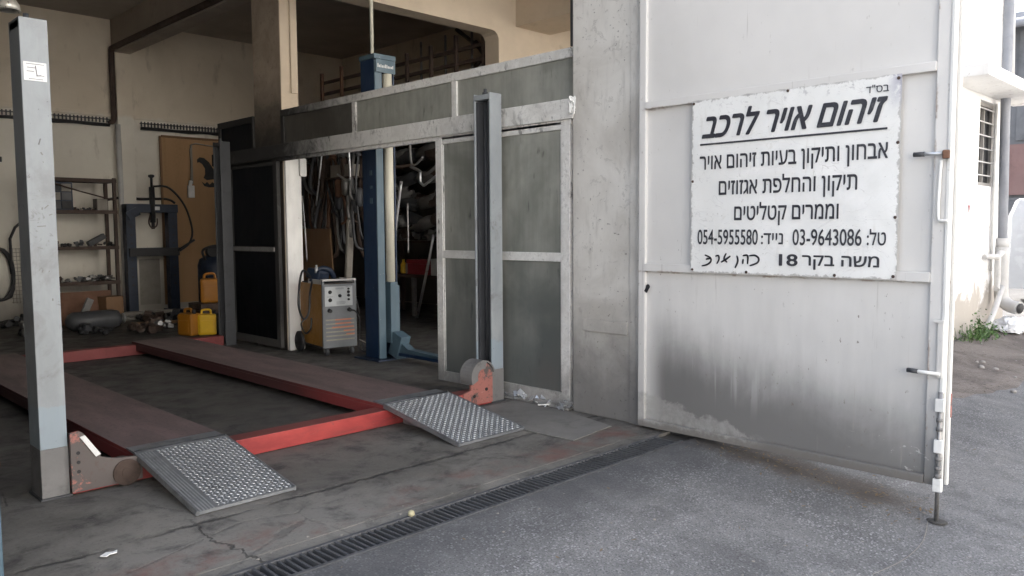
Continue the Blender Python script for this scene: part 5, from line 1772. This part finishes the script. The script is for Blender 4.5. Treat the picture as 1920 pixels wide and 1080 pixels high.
# van parked beyond the corner
vn = thing('parked_van', 'pale van parked beyond the white building at the right edge', 'van', (18.1, -.25, -.1), R(105))
def vl(b, n, m, p=vn): return put(b, n, m, p, None, True)
b = B()
prof = [(-.1, .35), (-.12, .75), (.05, .95), (.75, 1.12), (1.35, 1.85), (1.75, 1.98), (4.2, 1.98), (4.3, 1.7), (4.32, .4)]
nprof = len(prof)
L = []
for y, inset in ((-.86, .06), (-.80, .0), (.80, .0), (.86, .06)):
    L.append([b.bm.verts.new((x, y*(1-.14*max(0, (z-1.05))), z if z < .5 else z-inset*.4)) for x, z in prof])
for a, c in zip(L, L[1:]):
    for k in range(nprof): b.bm.faces.new((a[k], a[(k+1) % nprof], c[(k+1) % nprof], c[k]))
b.bm.faces.new(L[0][::-1]); b.bm.faces.new(L[-1])
bmesh.ops.recalc_face_normals(b.bm, faces=b.bm.faces[:])
vl(b, 'body', 'carwhite')
for sy in (-1, 1):
    yy = sy*.805
    for poly in ([(1.05, 1.18), (1.48, 1.72), (2.0, 1.76), (2.0, 1.18)], [(2.1, 1.18), (2.1, 1.76), (3.9, 1.76), (4.0, 1.18)]):
        b = B(); b.prism(poly, 'y', yy, yy+sy*.012); vl(b, 'side_window', 'carglass')
b = B(); b.prism([(.82, 1.16), (1.34, 1.80), (1.31, 1.82), (.79, 1.18)], 'y', -.68, .68); vl(b, 'windscreen', 'carglass')
for x in (.75, 3.55):
    for sy in (-1, 1):
        b = B(); b.lathe((x, sy*.80, .31), [(.12, -.1), (.29, -.1), (.31, -.06), (.31, .06), (.29, .1), (.12, .1)], 22, 'y'); wh = vl(b, 'wheel', 'black')
        b = B(); b.lathe((x, sy*.86, .31), [(.02, -.05), (.19, -.05), (.19, .05), (.06, .06)], 18, 'y'); put(b, 'rim', 'bright', wh, None, True)
for sy in (-1, 1):
    b = B(); b.obox((-.07, sy*.62, .80), (.14, .32, .16), (0, 0, 0), .03); vl(b, 'headlight', 'panel')
b = B(); b.box(-.16, -.05, -.82, .82, .30, .52, .03); vl(b, 'bumper', 'shed')

sd_ = thing('dark_shed', 'dark grey sheet metal shed with pink panel far behind the van', 'shed', (24, 4, 0))
b = B(); b.box(24, 32, -4, 14, 0, 6.5); put(b, 'wall', 'shed', sd_)
b = B()
for k in range(45): b.box(23.96, 24.0, -3.95+k*.4, -3.75+k*.4, 3.6, 6.4)
put(b, 'corrugated_cladding', 'shed', sd_)
b = B(); b.box(23.9, 23.97, 3.0, 9.5, 2.2, 3.5); put(b, 'pink_panel', 'pinkwall', sd_)
b = B()
for k in range(24): b.box(23.93, 23.985, 4.2, 8.2, .1+k*.085, .175+k*.085)
put(b, 'roller_door', 'shed', sd_)
b = B(); b.box(23.5, 32.3, -4.3, 14.3, 6.5, 6.75); put(b, 'roof', 'greypipe', sd_)
b = B(); b.tube([(23.4, -4.3, 6.5), (23.4, 5, 6.48), (23.4, 14.3, 6.46)], .12, 10, 2); put(b, 'gutter', 'greypipe', sd_)
